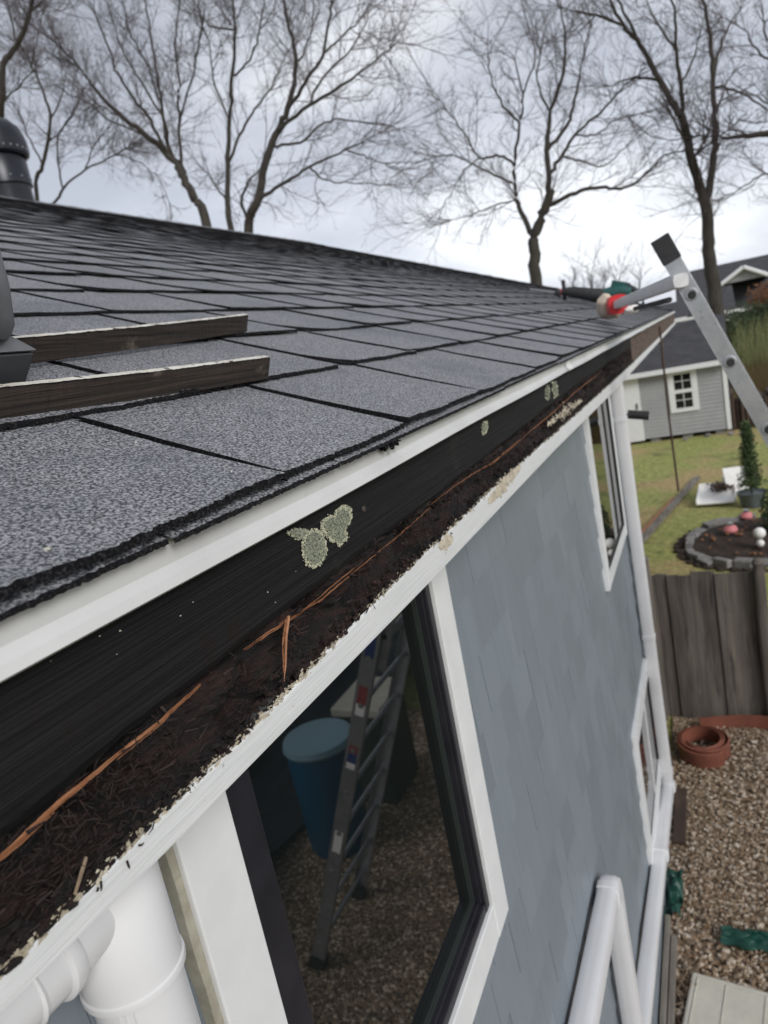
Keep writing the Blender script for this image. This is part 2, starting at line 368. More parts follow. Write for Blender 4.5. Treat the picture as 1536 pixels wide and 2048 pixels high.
# --- windows
def window(x0, x1, z0, z1, casing, fr, gl, frame_m, name='window', bottom=True, mull=None, flush=False):
    wo = obj(name, MB().box((x0+casing-0.001, WY+0.056, z0), (x1-casing+0.001, WY+0.070, z1)), M['black'], H)
    # casing
    c = MB()
    yf = WY - 0.020
    c.box((x0, yf, z0), (x0+casing, WY+0.055, z1)); c.box((x1-casing, yf, z0), (x1, WY+0.055, z1))
    if bottom: c.box((x0+casing, yf+0.001, z0), (x1-casing, WY+0.055, z0+casing*1.0))
    c.box((x0+casing, yf+0.001, z1-casing), (x1-casing, WY+0.055, z1))
    obj('casing', c, M['white'], wo, bevel=0.002)
    a0, a1, b0, b1 = x0+casing, x1-casing, z0+casing, z1-casing
    f = MB(); y1 = WY - (0.016 if flush else 0.012)
    f.box((a0, y1, b0), (a0+fr, WY+.052, b1)); f.box((a1-fr, y1, b0), (a1, WY+.052, b1))
    f.box((a0+fr, y1+.001, b0), (a1-fr, WY+.052, b0+fr)); f.box((a0+fr, y1+.001, b1-fr), (a1-fr, WY+.052, b1))
    # inner step
    a0 += fr; a1 -= fr; b0 += fr; b1 -= fr; k = fr*(0.02 if flush else 0.22)
    f.box((a0, y1+.007, b0), (a0+k, WY+.051, b1)); f.box((a1-k, y1+.007, b0), (a1, WY+.051, b1))
    f.box((a0+k, y1+.011, b0), (a1-k, WY+.051, b0+k)); f.box((a0+k, y1+.011, b1-k), (a1-k, WY+.051, b1))
    if mull:
        f.box((mull-0.02, y1+.003, b0), (mull+0.02, WY+.050, b1))
    obj('frame', f, frame_m, wo, bevel=0.0015)
    a0 += k; a1 -= k; b0 += k; b1 -= k
    s = MB(); q = 0.006; ys = y1+(.004 if flush else .020)
    s.box((a0, ys, b0), (a0+q, WY+.046, b1)); s.box((a1-q, ys, b0), (a1, WY+.046, b1)); s.box((a0+q, ys+.001, b0), (a1-q, WY+.046, b0+q))
    obj('spacer', s, M['gasket'], wo)
    py0 = WY - .009 if flush else WY + .016
    obj('pane', MB().box((a0, py0, b0), (a1, py0+.006, b1)), M['glass'] if gl is None else gl, wo)
    return wo
w1_ = window(0.425, 1.217, GZ-1.17, GZ-0.22, 0.078, 0.021, None, M['black'])
window(3.165, 4.09, GZ-1.20, GZ-0.20, 0.065, 0.014, None, M['black'], mull=3.80, flush=True)
window(3.33, 4.62, GZ-2.87, GZ-2.04, 0.075, 0.05, M['farglass'], M['white'], mull=3.9, flush=True)
obj('sash', MB().box((0.5035, WY-.0135, GZ-1.091), (0.551, WY+.0145, GZ-.299)).box((0.5515, WY-.004, GZ-1.089), (0.558, WY+.0146, GZ-.30)), M['black'], w1_, bevel=.0015)
# old cream caulk bead and chipped gap along the near casing
cb = MB()
for i in range(60):
    z = GZ - 1.15 + i*0.0145
    wv = 0.004 + 0.004*abs(noise.noise(Vector((0, 0, z*9))))
    if noise.noise(Vector((3, 1, z*7))) > -0.25: cb.box((0.419-wv, WY-0.014, z), (0.4245, WY+0.004, z+0.0147))
obj('caulk_bead', cb, M['caulk'], H)

# --- roof deck
dk = MB()
def slab(mb, x0, x1, ya, za, yb, zb, th):
    mb.hexa([(x0, ya, za-th), (x1, ya, za-th), (x1, yb, zb-th), (x0, yb, zb-th), (x0, ya, za), (x1, ya, za), (x1, yb, zb), (x0, yb, zb)])
slab(dk, -1.2, EX, 0.362, rz(0.362)-0.004, RIDGE_Y, rz(RIDGE_Y)-0.004, 0.02)
slab(dk, -1.2, EX, RIDGE_Y, rz(RIDGE_Y)-0.004, 2*RIDGE_Y-0.345, rz(0.345)-0.004, 0.02)
roof = obj('roof', dk, M['asphalt'], H)
# --- shingles: tabs built one by one with ragged edges
CE = 0.225
tabs = MB(); under = MB()
cutfix = {0: [-1.2,-0.86,-0.5,-0.16,0.20,0.53,0.835,1.185,1.64], 1: [-1.2,-.7,-.33,0.03,0.36,0.69,1.12,1.45,1.84,2.2]}
ncourse = int((RIDGE_Y - 0.345) / CE) + 1
def hn(x, y, s=1.0, k=0): return noise.noise(Vector((x*s, y*s, k*3.7)))
for c in range(ncourse):
    y0 = 0.345 + CE*c
    xs = list(cutfix.get(c, [-1.2 - rnd.uniform(0, .3)]))
    while xs[-1] < EX: xs.append(xs[-1] + rnd.uniform(0.29, 0.40))
    ylen = CE * 1.12
    for i in range(len(xs)-1):
        xa, xb = xs[i], min(xs[i+1], EX+0.03)
        if xa >= EX: break
        dist = math.hypot(max(xa, 0), y0)
        near = dist < 1.9
        nu, nv = (110, 16) if dist < 1.1 else (26, 10) if near else (8, 4) if dist < 4 else (4, 2)
        gap = 0.0042 if dist < 4 else 0.006
        bend = rnd.choice((0, 0, 0.01, 0.05, 0.07)) if c > 0 else rnd.uniform(-0.004, 0.006)
        lift = rnd.uniform(0.0, 0.004) + (0.002 if c == 0 else 0); cy = rnd.uniform(-0.003, 0.003)
        def P(u, v, t, xa=xa, xb=xb, y0=y0, gap=gap, bend=bend, lift=lift, cy=cy, near=near, c=c):
            x = xa + gap + (xb - xa - 2*gap) * u
            x += bend * max(0, 1 - v/0.35)**2 * (1 if u > 0.5 else 1)
            y = y0 + ylen * v
            if near and v < 0.02:
                y += 0.0022*hn(x, c, 160, 1) + 0.0018*hn(x, c, 520, 2) + 0.003*hn(x, c, 14, 6)
            if near and (u < 0.01 or u > 0.99): x += 0.0009*hn(y, c, 260, 5)
            y += cy * (1 - v)
            h = 0.0072*(1 - v) + 0.0010 + lift*(1-v)**2 + (0.0006*hn(x, y, 55, c+9) if near else 0) + 0.0026*(1-u)**6*(1 if near else 1.6) + 0.0018*hn(x, y, 9, c)*(1-v)
            return (x, y, rz(y) + h - t)
        tabs.grid(nu, nv, lambda u, v: P(u, v, 0))
        # ragged dark edges of the tab
        th = 0.0050
        under.grid(nu, 1, lambda u, v: P(u, 0, th*v*(1 + (0.5*hn(u*(xb-xa)+xa, c, 300, 7) if near else 0)) + 0.0002))
        under.grid(1, nv, lambda u, v: P(0, v, th*1.6*u + 0.0002)); under.grid(1, nv, lambda u, v: P(1, v, th*1.6*u + 0.0002))
    # laminated second layer under the tabs, set out a touch, in pieces
    x = -1.2
    while x < EX:
        L = rnd.uniform(0.25, 0.9); x2 = min(x+L, EX+0.02); near = x < 1.9 and c < 4
        off = rnd.uniform(-0.001, 0.003) + (0.001 if c == 0 else 0)
        n = max(2, int((x2-x)/(0.003 if near else 0.2)))
        def Q(u, v, x=x, x2=x2, off=off, c=c, near=near, y0=y0):
            xx = x + (x2-x)*u; y = y0 - off + (0.0014*hn(xx, c, 190, 3) + 0.001*hn(xx, c, 420, 4) if near else 0)
            ye = y0 + 0.02
            if v < 0.34: return (xx, y, rz(y) - 0.0022 - (0.0015*abs(hn(xx, c, 330, 8)) if near else 0))
            if v < 0.67: return (xx, y+0.0008, rz(y) + 0.0016 + (0.001*hn(xx, c, 260, 11) if near else 0))
            return (xx, ye, rz(ye) + 0.0012)
        o_ = len(tabs.v)
        if c == 0 or rnd.random() < 0.6:
            under.grid(n, 1, lambda u, v: Q(u, v*0.5)); tabs.grid(n, 1, lambda u, v: Q(u, 0.5 + v*0.5))
        x = x2 + 0.002
obj('shingle_tabs', tabs, M['shingle'], roof, smooth=True, sharp=60)
obj('shingle_edges', under, M['asphalt'], roof)
# far slope and ridge cap
fs = MB(); slab(fs, -1.2, EX+.02, RIDGE_Y+0.002, rz(RIDGE_Y)+0.006, 2*RIDGE_Y-0.33, rz(0.33)+0.006, 0.009); obj('far_slope', fs, M['shingle'], roof)
rc = MB(); x = -1.2
while x < EX:
    x2 = x + 0.3
    rc.add([(x, RIDGE_Y-.15, rz(RIDGE_Y-.15)+.014), (x, RIDGE_Y, rz(RIDGE_Y)+.026), (x, RIDGE_Y+.15, rz(RIDGE_Y-.15)+.014),
            (x2, RIDGE_Y-.15, rz(RIDGE_Y-.15)+.010), (x2, RIDGE_Y, rz(RIDGE_Y)+.019), (x2, RIDGE_Y+.15, rz(RIDGE_Y-.15)+.010),
            (x, RIDGE_Y-.15, rz(RIDGE_Y-.15)), (x, RIDGE_Y+.15, rz(RIDGE_Y-.15))], [(0,3,4,1),(1,4,5,2),(0,1,2,7,6)])
    x = x2 - 0.006
obj('ridge_cap', rc, M['shingle'], roof)
# bit of torn felt hanging at the eave, and grit on the shingles
tf = MB()
for i in range(34):
    x = 0.775 + rnd.gauss(0, .016); tf.blob((x, 0.3455+rnd.uniform(-.003,.003), GZ-0.0945+rnd.uniform(-.005,.004)), rnd.uniform(.0012,.003), 5, 4, .5, (1.6,1,1), i)
obj('torn_felt', tf, M['asphalt'], roof)

# --- drip edge: a folded metal profile along the eave, two lengths with a lapped joint
def drip(x0, x1, dy=0.0, name='drip_edge'):
    prof = [(0.40, -0.070), (0.3545, -0.0905), (0.3535, -0.093), (0.3555, -0.1085), (0.3520, -0.1150), (0.3500, -0.1165), (0.3485, -0.1225), (0.3510, -0.1240), (0.358, -0.1225)]
    n = int((x1-x0)/0.1)
    g = MB().grid(n, len(prof)-1, lambda u, v: (x0+(x1-x0)*u, prof[round(v*(len(prof)-1))][0]-dy, GZ + prof[round(v*(len(prof)-1))][1] + 0.0008*math.sin(7*(x0+(x1-x0)*u))))
    ob = obj(name, g, M['drip'], H, smooth=True, sharp=25)
    so_ = ob.modifiers.new('sol', 'SOLIDIFY'); so_.thickness = 0.0008
    return ob
drip(-1.2, 2.12); drip(2.09, EX, 0.0014)

# --- fascia: black board, raw brown board beyond it
fb = [(-1,-0.212),(0.2,-0.209),(.32,-0.205),(.43,-0.2015),(.9,-0.2015),(2.2,-0.185),(4.37,-0.190)]
tt = [(-1,-.270),(.18,-.2685),(.28,-.266),(.47,-.265),(.75,-.256),(1.26,-.252),(2.5,-.262),(4.4,-.272),(EX,-.272)]
tb = [(-1,-.286),(.18,-.287),(.30,-.292),(.83,-.297),(1.8,-.2965),(3.4,-.312),(4.4,-.31),(EX,-.305)]
def edge_n(x): return 0.0028*noise.noise(Vector((x*11, 0, 0))) + 0.0012*noise.noise(Vector((x*60, 1, 0)))
g = MB()
def FA(u, v):
    x = -1.0 + 5.37*u; zb = interp(x, fb) + edge_n(x); zt = -0.100
    z = zt + (zb - zt)*v
    y = 0.3640 + 0.0010*noise.noise(Vector((x*3, z*60, 0))) + (0.004 if v > 0.99 else 0)
    return (x, y, GZ+z)
g.grid(700, 16, FA)
def FB(u, v):
    x = -1.0 + 5.37*u; return (x, 0.368 + 0.02*v, GZ + interp(x, fb) + edge_n(x))
g.grid(700, 1, FB)
g.box((4.3705, 0.3665, GZ-0.19), (4.372, 0.39, GZ-0.10))
fascia = obj('fascia_board', g, M['fascia'], H, smooth=True, sharp=30)
obj('backing_board', MB().box((-1.0, 0.432, GZ-0.285), (EX, 0.445, GZ-0.10)), M['rot'], H)
g = MB().grid(300, 6, lambda u, v: (4.42+(EX-4.42)*u, 0.3700 + 0.002*noise.noise(Vector((u*60, v*3, 0))), GZ - 0.100 - 0.172*v))
g.add([(4.42, .37, GZ-.1), (4.42, .391, GZ-.1), (4.42, .391, GZ-.272), (4.42, .37, GZ-.272)], [(0,1,2,3)])
obj('raw_fascia', g, M['rawwood'], H, label='bare brown fascia board at the far end of the eave')
obj('torn_end', MB().box((4.376, 0.372, GZ-0.27), (4.418, 0.39, GZ-0.10)), M['rot'], fascia)
# rotten lower edge: crumbly relief
g = MB()
def RT(u, v):
    x = -0.2 + 4.6*u
    za = interp(x, fb) + edge_n(x) + 0.003; zb = interp(x, tt) - 0.004
    z = za + (zb-za)*v
    n = noise.noise(Vector((x*18, z*50, 0)))*0.014 + noise.noise(Vector((x*60, z*190, 4)))*0.0075 + noise.noise(Vector((x*190, z*400, 9)))*0.003
    n += -0.09*max(0, noise.noise(Vector((x*15, z*32, 2))) - 0.10)
    y = 0.3705 + 0.012*math.sin(v*math.pi)*0.7 - n - 0.008*v**3
    return (x, min(max(y, 0.3605), 0.425), GZ+z)
g.grid(2600, 22, RT)
rot = obj('rotten_wood', g, M['rot'], fascia, smooth=True, sharp=50)
# fibres, chips and crumbs in the rot
fibs = MB()
for i in range(7500):
    x = 0.12 + (4.2 * (rnd.random()**2.0)); v = rnd.random()**0.8
    za = interp(x, fb)+0.002; zb = interp(x, tt); z = za + (zb-za)*v
    L = rnd.uniform(0.002, 0.009) * (2.0 if rnd.random() < .05 else 1)
    cl = noise.noise(Vector((x*14, 5, z*20)))
    if cl < 0.02 and rnd.random() < .86: continue
    along = rnd.random() < 0.55
    d = Vector((rnd.gauss(0, 1), -abs(rnd.gauss(0, .25)), rnd.gauss(0, .25))) if along else Vector((rnd.gauss(0, .7), -abs(rnd.gauss(0, .4)), rnd.gauss(-.25, .8)))
    d.normalize(); y = rnd.uniform(0.357, 0.374)
    p = Vector((x, y, GZ+z)); r = rnd.uniform(0.0002, 0.0007)
    q = p + d*L; mid = (p+q)/2 + Vector((rnd.uniform(-1,1), rnd.uniform(-1,0), rnd.uniform(-1,1)))*L*0.15
    lim = GZ + interp(x, tt) - 0.004
    if q.z < lim: q.z = lim; mid.z = max(mid.z, lim)
    fibs.tube([p - d*L*.3, mid, q], [r*.7, r, r*.3], 4, False)
obj('wood_fibres', fibs, M['fibre'], fascia, kind='stuff')
chips = MB()
for i in range(520):
    x = 0.12 + 3.6*rnd.random()**1.7; v = rnd.uniform(.03, .95)
    za = interp(x, fb); zb = interp(x, tt); z = GZ + za + (zb-za)*v
    L = rnd.uniform(.003, .016); w_ = rnd.uniform(.0004, .0016); t_ = rnd.uniform(.0004, .0012)
    ang = rnd.gauss(0, .22) if rnd.random() < .7 else rnd.gauss(-.6, .7)
    Mc = Matrix.Translation((x, rnd.uniform(.3585, .369), z)) @ Matrix.Rotation(-ang, 4, 'Y') @ Matrix.Rotation(rnd.gauss(0, .18), 4, 'Z') @ Matrix.Rotation(rnd.uniform(0, 3), 4, 'X')
    a0, a1 = rnd.uniform(.2, 1), rnd.uniform(.0, .7)
    P8 = [(-L/2, -w_*a0, -t_), (L/2, -w_*a1, -t_*.5), (L/2, w_*a1, -t_*.5), (-L/2, w_*a0, -t_), (-L/2, -w_*a0, t_), (L/2, -w_*a1, t_*.5), (L/2, w_*a1, t_*.5), (-L/2, w_*a0, t_)]
    P8 = [Mc @ Vector(q) for q in P8]
    if min(q.z for q in P8) < GZ + zb - .006: continue
    chips.hexa(P8)
obj('wood_chips', chips, mat('brown_black_chips', (0.006,0.004,0.004), 0.7, (0.030,0.013,0.010), 45), fascia, kind='stuff')
cb = MB()
for i in range(1500):
    x = 0.15 + 3.5*rnd.random()**2; cb.blob((x, rnd.uniform(0.3585, 0.366), GZ + interp(x, tt) + abs(rnd.gauss(0.002, 0.009)) - 0.001), rnd.uniform(0.0007, 0.0028), 5, 3, 0.6, (1.8, 1, .8), i)
obj('wood_crumbs', cb, M['rot'], fascia, kind='stuff')
# fine clumps of frass hanging over the white trim
hg = MB()
for px, py in ((208,1778),(262,1722),(520,1385),(740,1090),(905,1070)):
    p0 = at(px, py, 1, 0.3575)
    for k in range(2):
        a_ = p0 + Vector((rnd.gauss(0,.005), rnd.uniform(-.001,.001), rnd.uniform(.001,.007))); d = Vector((rnd.gauss(0, 1), -.15, -abs(rnd.gauss(.3, .4)))).normalized(); L = rnd.uniform(.002,.006)
        hg.tube([a_, a_ + d*L*.5 + Vector((0,0,rnd.gauss(0,.001))), a_ + d*L], [0.0008, 0.0007, 0.0003], 4, False)
obj('hanging_fibres', hg, M['fibre'], fascia, kind='stuff')
# pale dry twig near the bottom left of the rot
p0, p1, p2 = at(172,1715,1,.357), at(163,1745,1,.354), at(150,1788,1,.357)
obj('dry_twig', MB().tube([p0, p1, p2], [0.0011, 0.0013, 0.0010], 6), M['twigpale'], fascia)
# orange split edge along the bottom of the black board
def strand(pp, w0, w1, y=0.3605, n=24):
    P3 = [at(a, b_, 1, y) for a, b_ in pp]
    pts = []
    for i in range(n+1):
        t = i/n*(len(P3)-1); k = min(int(t), len(P3)-2); q = P3[k].lerp(P3[k+1], t-k)
        q = q + Vector((0, 0.0005*noise.noise(q*40), 0.0009*noise.noise(q*90)))
        pts.append(q)
    rs = [w0 + (w1-w0)*i/n + 0.0003*noise.noise(Vector((i*1.3, 0, 0))) for i in range(n+1)]
    return pts, rs
def ribbon(mb, pts, rs, wk):
    n = len(pts)-1
    mb.grid(n, 3, lambda u, v: pts[round(u*n)] + Vector((0, -0.0012*math.sin(v*math.pi) , (0.5-v)*rs[round(u*n)]*wk*max(.2, 1+.9*noise.noise(Vector((u*n*.13, v*.5, rs[0]*9e3)))))))
sp = MB()
for pp, a, b_, y in (
    ([(-80,1760),(0,1715),(100,1622),(190,1545),(300,1458),(400,1368)], 0.0030, 0.0008, .3622),
    ([(485,1300),(540,1262),(600,1228),(650,1185),(715,1132)], 0.0007, 0.0016, .3625),
    ([(520,1282),(575,1240),(640,1200),(700,1150),(760,1100)], 0.0009, 0.0003, .3620),
    ([(860,1010),(905,975),(950,945),(985,925),(1040,880)], 0.0007, 0.0013, .3625),
    ([(1040,880),(1100,830),(1150,785),(1200,745)], 0.0012, 0.0018, .3625),
    ([(760,1100),(810,1060),(860,1015)], 0.0005, 0.0004, .3625)):
    pts, rs = strand(pp, a, b_, y, 90)
    for k in range(9):
        i0 = 0 if k == 0 else rnd.randint(0, 70); i1 = 90 if k == 0 else min(90, i0 + rnd.randint(14, 45)); m_ = i1 - i0
        oz = 0 if k == 0 else rnd.gauss(0, .6); fat = .42 if k == 0 else rnd.uniform(.15, .5)
        q = [pts[i] + Vector((0, rnd.uniform(-.0002, .0002) - .0004*k/9, rs[i]*(oz + .5*math.sin((i-i0)/m_*2.2+k)))) for i in range(i0, i1+1)]
        ribbon(sp, q, [rs[i0+j]*fat*(.15+.85*math.sin(math.pi*min(1, max(0, (j+1)/(m_+2)))))for j in range(m_+1)], 2.0)
obj('split_edge', sp, M['splinter'], fascia, smooth=True)
pts, rs = strand([(577,1232),(573,1270),(571,1320),(568,1363)], 0.0018, 0.0008, .3520, 14)
s2 = MB().tube(pts, [r if i < 11 else r*(15-i)/4 for i, r in enumerate(rs)], 5)
pts, rs = strand([(572,1238),(566,1290),(567,1345)], 0.0009, 0.0004, .3535, 10); s2.tube(pts, rs, 4)
obj('hanging_splinter', s2, M['splinter'], fascia, label='orange wood splinter hanging from the split edge')
# nail head with ring stain, small nail heads
nh = MB()
p = at(728, 1018, 1, 0.3636)
Mx = Matrix.Rotation(R_(90), 4, 'X')
nh.lathe([(0, .0012), (.0032, .0010), (.0040, 0), (.0040, -.001)], p, 14, Mx)
obj('nail_head', nh, mat('rusty_nail', (0.035,0.028,0.028), 0.6, (0.06,0.045,0.04), 300), fascia)
# lichen: many tiny lobes in traced patches
def inside(poly, x, y):
    r = False; j = len(poly)-1
    for i in range(len(poly)):
        if (poly[i][1] > y) != (poly[j][1] > y) and x < (poly[j][0]-poly[i][0])*(y-poly[i][1])/(poly[j][1]-poly[i][1]) + poly[i][0]: r = not r
        j = i
    return r
def lichen(polys, rmin, rmax, n, lift=0.0012):
    mb = MB(); rim_ = MB()
    for poly in polys:
        x0 = min(p[0] for p in poly); x1 = max(p[0] for p in poly); y0 = min(p[1] for p in poly); y1 = max(p[1] for p in poly)
        cx_ = sum(p[0] for p in poly)/len(poly); cy_ = sum(p[1] for p in poly)/len(poly); k = 0; tries = 0
        nn = int(n*(x1-x0)*(y1-y0)/3000)
        while k < nn and tries < nn*6:
            tries += 1
            x = rnd.uniform(x0, x1); y = rnd.uniform(y0, y1)
            if not inside(poly, x + 5*noise.noise(Vector((x*.3, y*.3, 0))) + 2*noise.noise(Vector((x*.9, y*.9, 0))), y + 5*noise.noise(Vector((x*.3, y*.3, 8))) + 2*noise.noise(Vector((x*.9, y*.9, 4)))): continue
            inn = inside([(cx_+(a-cx_)*.80, cy_+(b_-cy_)*.80) for a, b_ in poly], x, y)
            p = at(x, y, 1, 0.3636); p.y -= rnd.uniform(0, lift) + (.0006 if inn else 0)
            (mb if inn or rnd.random() < .35 else rim_).blob(p, rnd.uniform(rmin, rmax), 5, 3, 0.5, (1, .6, 1), k*1.3); k += 1
    obj('lichen_rim', rim_, M['lichen_pale'], fascia)
    return obj('lichen', mb, M['lichen'], fascia, smooth=False)
lichen([[(604,1082),(612,1064),(628,1056),(643,1064),(652,1085),(653,1108),(643,1128),(626,1138),(610,1127),(602,1104)],
        [(640,1044),(652,1034),(668,1030),(672,1018),(686,1010),(700,1015),(704,1032),(698,1050),(690,1058),(695,1078),(686,1084),(680,1096),(670,1086),(660,1084),(652,1072),(642,1062)],
        [(570,1066),(585,1058),(605,1057),(618,1064),(608,1074),(598,1082),(588,1075)]], 0.0004, 0.0010, 1500).data.materials[0] = M['lichen']
lichen([[(1090,775),(1097,768),(1099,798),(1092,800)]], 0.0012, 0.003, 900)
lichen([[(1102,765),(1112,762),(1116,790),(1108,797)]], 0.0012, 0.003, 900)
lichen([[(964,848),(975,843),(974,858),(966,870),(962,862)]], 0.0008, 0.0022, 1500)
# pale scuffs
sc_ = MB()
for i in range(16):
    x = rnd.uniform(60, 1050); y = 1290 - x*0.44 + rnd.uniform(10, 160)
    p = at(x, y, 1, 0.3632)
    if not (-0.19 < p.z-GZ < -0.13): continue
    sc_.blob(p, rnd.uniform(0.0002, 0.0006), 5, 3, .6, (1.8, .5, 1), i)
obj('paint_fleck', sc_, M['cream'], fascia, kind='stuff')

# --- white trim below the rot with flaking top edge
g = MB()
def TR(u, v):
    x = -1.0 + (EX+1.0)*(u**1.6)
    zt = interp(x, tt) + 0.0022*noise.noise(Vector((x*26, 0, 0))) + 0.0012*noise.noise(Vector((x*90, 0, 0))); zb = interp(x, tb)
    q = [(0.3660, zt-0.004), (0.3622, zt-0.001), (0.3600, zt-0.0035), (0.3592, zb+0.004), (0.3594, zb+0.0015), (0.3615, zb), (0.386, zb)]
    k = round(v*6); return (x, q[k][0], GZ+q[k][1])
g.grid(2400, 6, TR)
obj('white_trim', g, M['trim'], H, smooth=True, sharp=35)
fl = MB()
for i in range(3400):
    x = 0.12 + 4.3*rnd.random()**1.9
    if noise.noise(Vector((x*7, 0, 3))) < -0.22 and rnd.random() < .8: continue
    z = interp(x, tt) + rnd.gauss(-0.0005, 0.0016) + 0.004*max(0, noise.noise(Vector((x*4, 2, 3))))
    fl.blob((x, rnd.uniform(0.3592, 0.3635), GZ+z), rnd.uniform(0.0005, 0.0016), 5, 3, 0.7, (rnd.uniform(1, 2.6), .5, .9), i)
obj('peeling_paint', fl, M['flake'], H)
fl = MB()
for i in range(1500):           # the larger bare patches further along
    (xa, ya), (xb, yb), wd = rnd.choice((((978,1003),(1040,935),9), ((978,1003),(1040,935),9), ((1095,850),(1165,800),7), ((880,1092),(905,1078),6)))
    t = rnd.random(); p = at(xa+(xb-xa)*t, ya+(yb-ya)*t + rnd.gauss(-2, wd)*(1-1.6*abs(t-.5)), 1, 0.3590)
    fl.blob(p, rnd.uniform(0.0008, 0.0030), 6, 4, 0.6, (1.8, .35, 1), i)
obj('bare_patch', fl, mat('cream_undercoat', (.60,.55,.44), .8, (.40,.34,.26), 60, extra=[((.12,.09,.07), 45, .62, .72, False)]), H, kind='stuff')
# soffit behind the trim
obj('soffit', MB().box((-1.0, 0.3865, GZ-0.300), (4.8, WY+0.07, GZ-0.292)), M['white'], H)
obj('porch_soffit', MB().box((4.8005, 0.3865, GZ-0.306), (EX-.3, 2.6, GZ-0.296)), M['white'], H)
# --- vertical soil pipe with elbow and branch, near the camera
pc = Vector((0.327, 0.455, 0))
pr = 0.0358
p = MB()
prof = [(pr*1.0, -0.330), (pr*1.10, -0.335), (pr*1.10, -0.4235), (pr*1.14, -0.4245), (pr*1.15, -0.4275), (pr*1.14, -0.4305), (pr*1.0, -0.4320), (pr*1.0, -2.3), (pr*1.0, -3.40)]
p.lathe([(r, z+GZ) for r, z in prof], pc, 48)
p.lathe([(0, GZ-.296), (pr*.8, GZ-.298), (pr*1.06, GZ-.312), (pr*1.10, GZ-.3349)], pc, 48)
pipe1 = obj('soil_pipe', p, M['pvc'], H, smooth=True)
br = MB().tube([(0.315, 0.458, GZ-0.352), (0.262, 0.450, GZ-0.350), (0.10, 0.450, GZ-0.343), (-0.6, 0.450, GZ-0.325)], 0.0315, 36)
obj('branch_pipe', br, M['pvc'], pipe1, smooth=True)
cl = MB().tube([(0.270, .450, GZ-.351), (0.267, .450, GZ-.351), (0.259, .450, GZ-.351), (0.257, .450, GZ-.351)], [.032,.0345,.0345,.032], 36)
cl.tube([(0.238, .450, GZ-.350), (0.235, .450, GZ-.350), (0.233, .450, GZ-.350)], [.0315,.033,.0315], 36)
obj('collar', cl, M['pvc'], pipe1, smooth=True)
sm_ = MB()                       # raised mould lines on the lower pipe
for a in (-158, -150, -140):
    t = R_(a); sm_.tube([(pc.x+math.cos(t)*pr, pc.y+math.sin(t)*pr, GZ-z) for z in (0.433, 0.9, 2.0)], 0.0007, 5)
obj('seam', sm_, M['pvc'], pipe1)
# --- downspouts
def downspout(pts, sq, name='downspout', up=None):
    return obj(name, MB().tube(pts, 0, 20, True, sq, up), M['pvc'], H, smooth=True, sharp=30)
def bend(pts, r=0.06, n=5):     # round the corners of a path
    out = [Vector(pts[0])]
    for a, b_, c in zip(pts, pts[1:], pts[2:]):
        a, b_, c = Vector(a), Vector(b_), Vector(c); p = b_ + (a-b_).normalized()*r; q = b_ + (c-b_).normalized()*r
        for i in range(n+1):
            t = i/n; out.append(p*(1-t)**2 + b_*2*t*(1-t) + q*t*t)
    out.append(Vector(pts[-1])); return out
yp = 0.452
far = downspout(bend([(4.16, yp, GZ-.315), (4.27, yp, GZ-2.96), (2.15, yp, GZ-2.62)], .05), (0.031, 0.035), up=Vector((0,1,0)))
arm = downspout(bend([(0.36, yp+.005, GZ-1.70), (2.13, yp, GZ-1.875), (2.15, yp, GZ-2.62)], .045), (0.040, 0.034), up=Vector((0,1,0)))
for pos, par, wd in (((4.170, GZ-.56), far, 0), ((4.223, GZ-1.90), far, 0), ((4.266, GZ-2.84), far, 0)):
    obj('bracket', MB().tube([(pos[0], yp, pos[1]-.012), (pos[0], yp, pos[1]+.012)], 0, 20, True, (0.034, 0.039), Vector((0,1,0))), M['pvc'], par, smooth=True, sharp=30)
for t in (0.02, 0.62, .985):
    a, c = Vector((2.15, yp, GZ-2.62)), Vector((4.29, yp, GZ-2.96)); q = a.lerp(c, t); d = (c-a).normalized()*.018
    obj('bracket', MB().tube([q-d, q+d], 0, 20, True, (0.038, 0.044), Vector((0,1,0))), M['pvc'], far, smooth=True, sharp=30)
for t in (0.965,):
    a, c = Vector((0.36, yp+.005, GZ-1.70)), Vector((2.13, yp, GZ-1.875)); q = a.lerp(c, t); d = (c-a).normalized()*.016
    obj('bracket', MB().tube([q-d, q+d], 0, 20, True, (0.044, 0.038), Vector((0,1,0))), M['pvc'], arm, smooth=True, sharp=30)
# small black corner lamp
lm = MB().tube([(4.32, .44, GZ-.57), (4.36, .42, GZ-.57)], .012, 8); lm.tube([(4.38, .43, GZ-.565), (4.38, .315, GZ-.59)], .026, 14)
obj('corner_lamp', lm, M['rubber'], H, smooth=True)
# --- near roof vent at the left edge
v = MB(); vc = Vector((0.40, 0.70, 0)); z0 = rz(.70)
RV = Matrix.Rotation(R_(4), 4, 'Z')
def ring(hw, z, tilt=0): return [vc + (RV @ Vector((a*hw, b_*hw, z + tilt*b_*hw))) for a, b_ in ((-1,-1),(1,-1),(1,1),(-1,1))]
va = thing('roof_vent', 'grey metal roof vent with round cowl, cut off by the left edge of the photo', 'roof vent')
b1 = MB().hexa(ring(.085, z0-.06) + ring(.117, z0+.020))
obj('base', b1, mat('vent_base_shaded', (0.035,0.037,0.042), .5, (.05,.052,.058), 10, metal=.3), va, bevel=.003)  # shade of the lower face put into a darker copy of the vent metal
b2 = MB().hexa(ring(.120, z0+.0205) + ring(.104, z0+.040)); obj('flange', b2, M['vent'], va, bevel=.003)
prof = [(.120, .030), (.145, .034), (.155, .05), (.160, .085), (.161, .13), (.157, .17), (.145, .205), (.12, .235), (.07, .252), (0, .258)]
obj('cowl', MB().lathe([(r, z+z0) for r, z in prof], vc, 40), M['vent'], va, smooth=True, sharp=60)
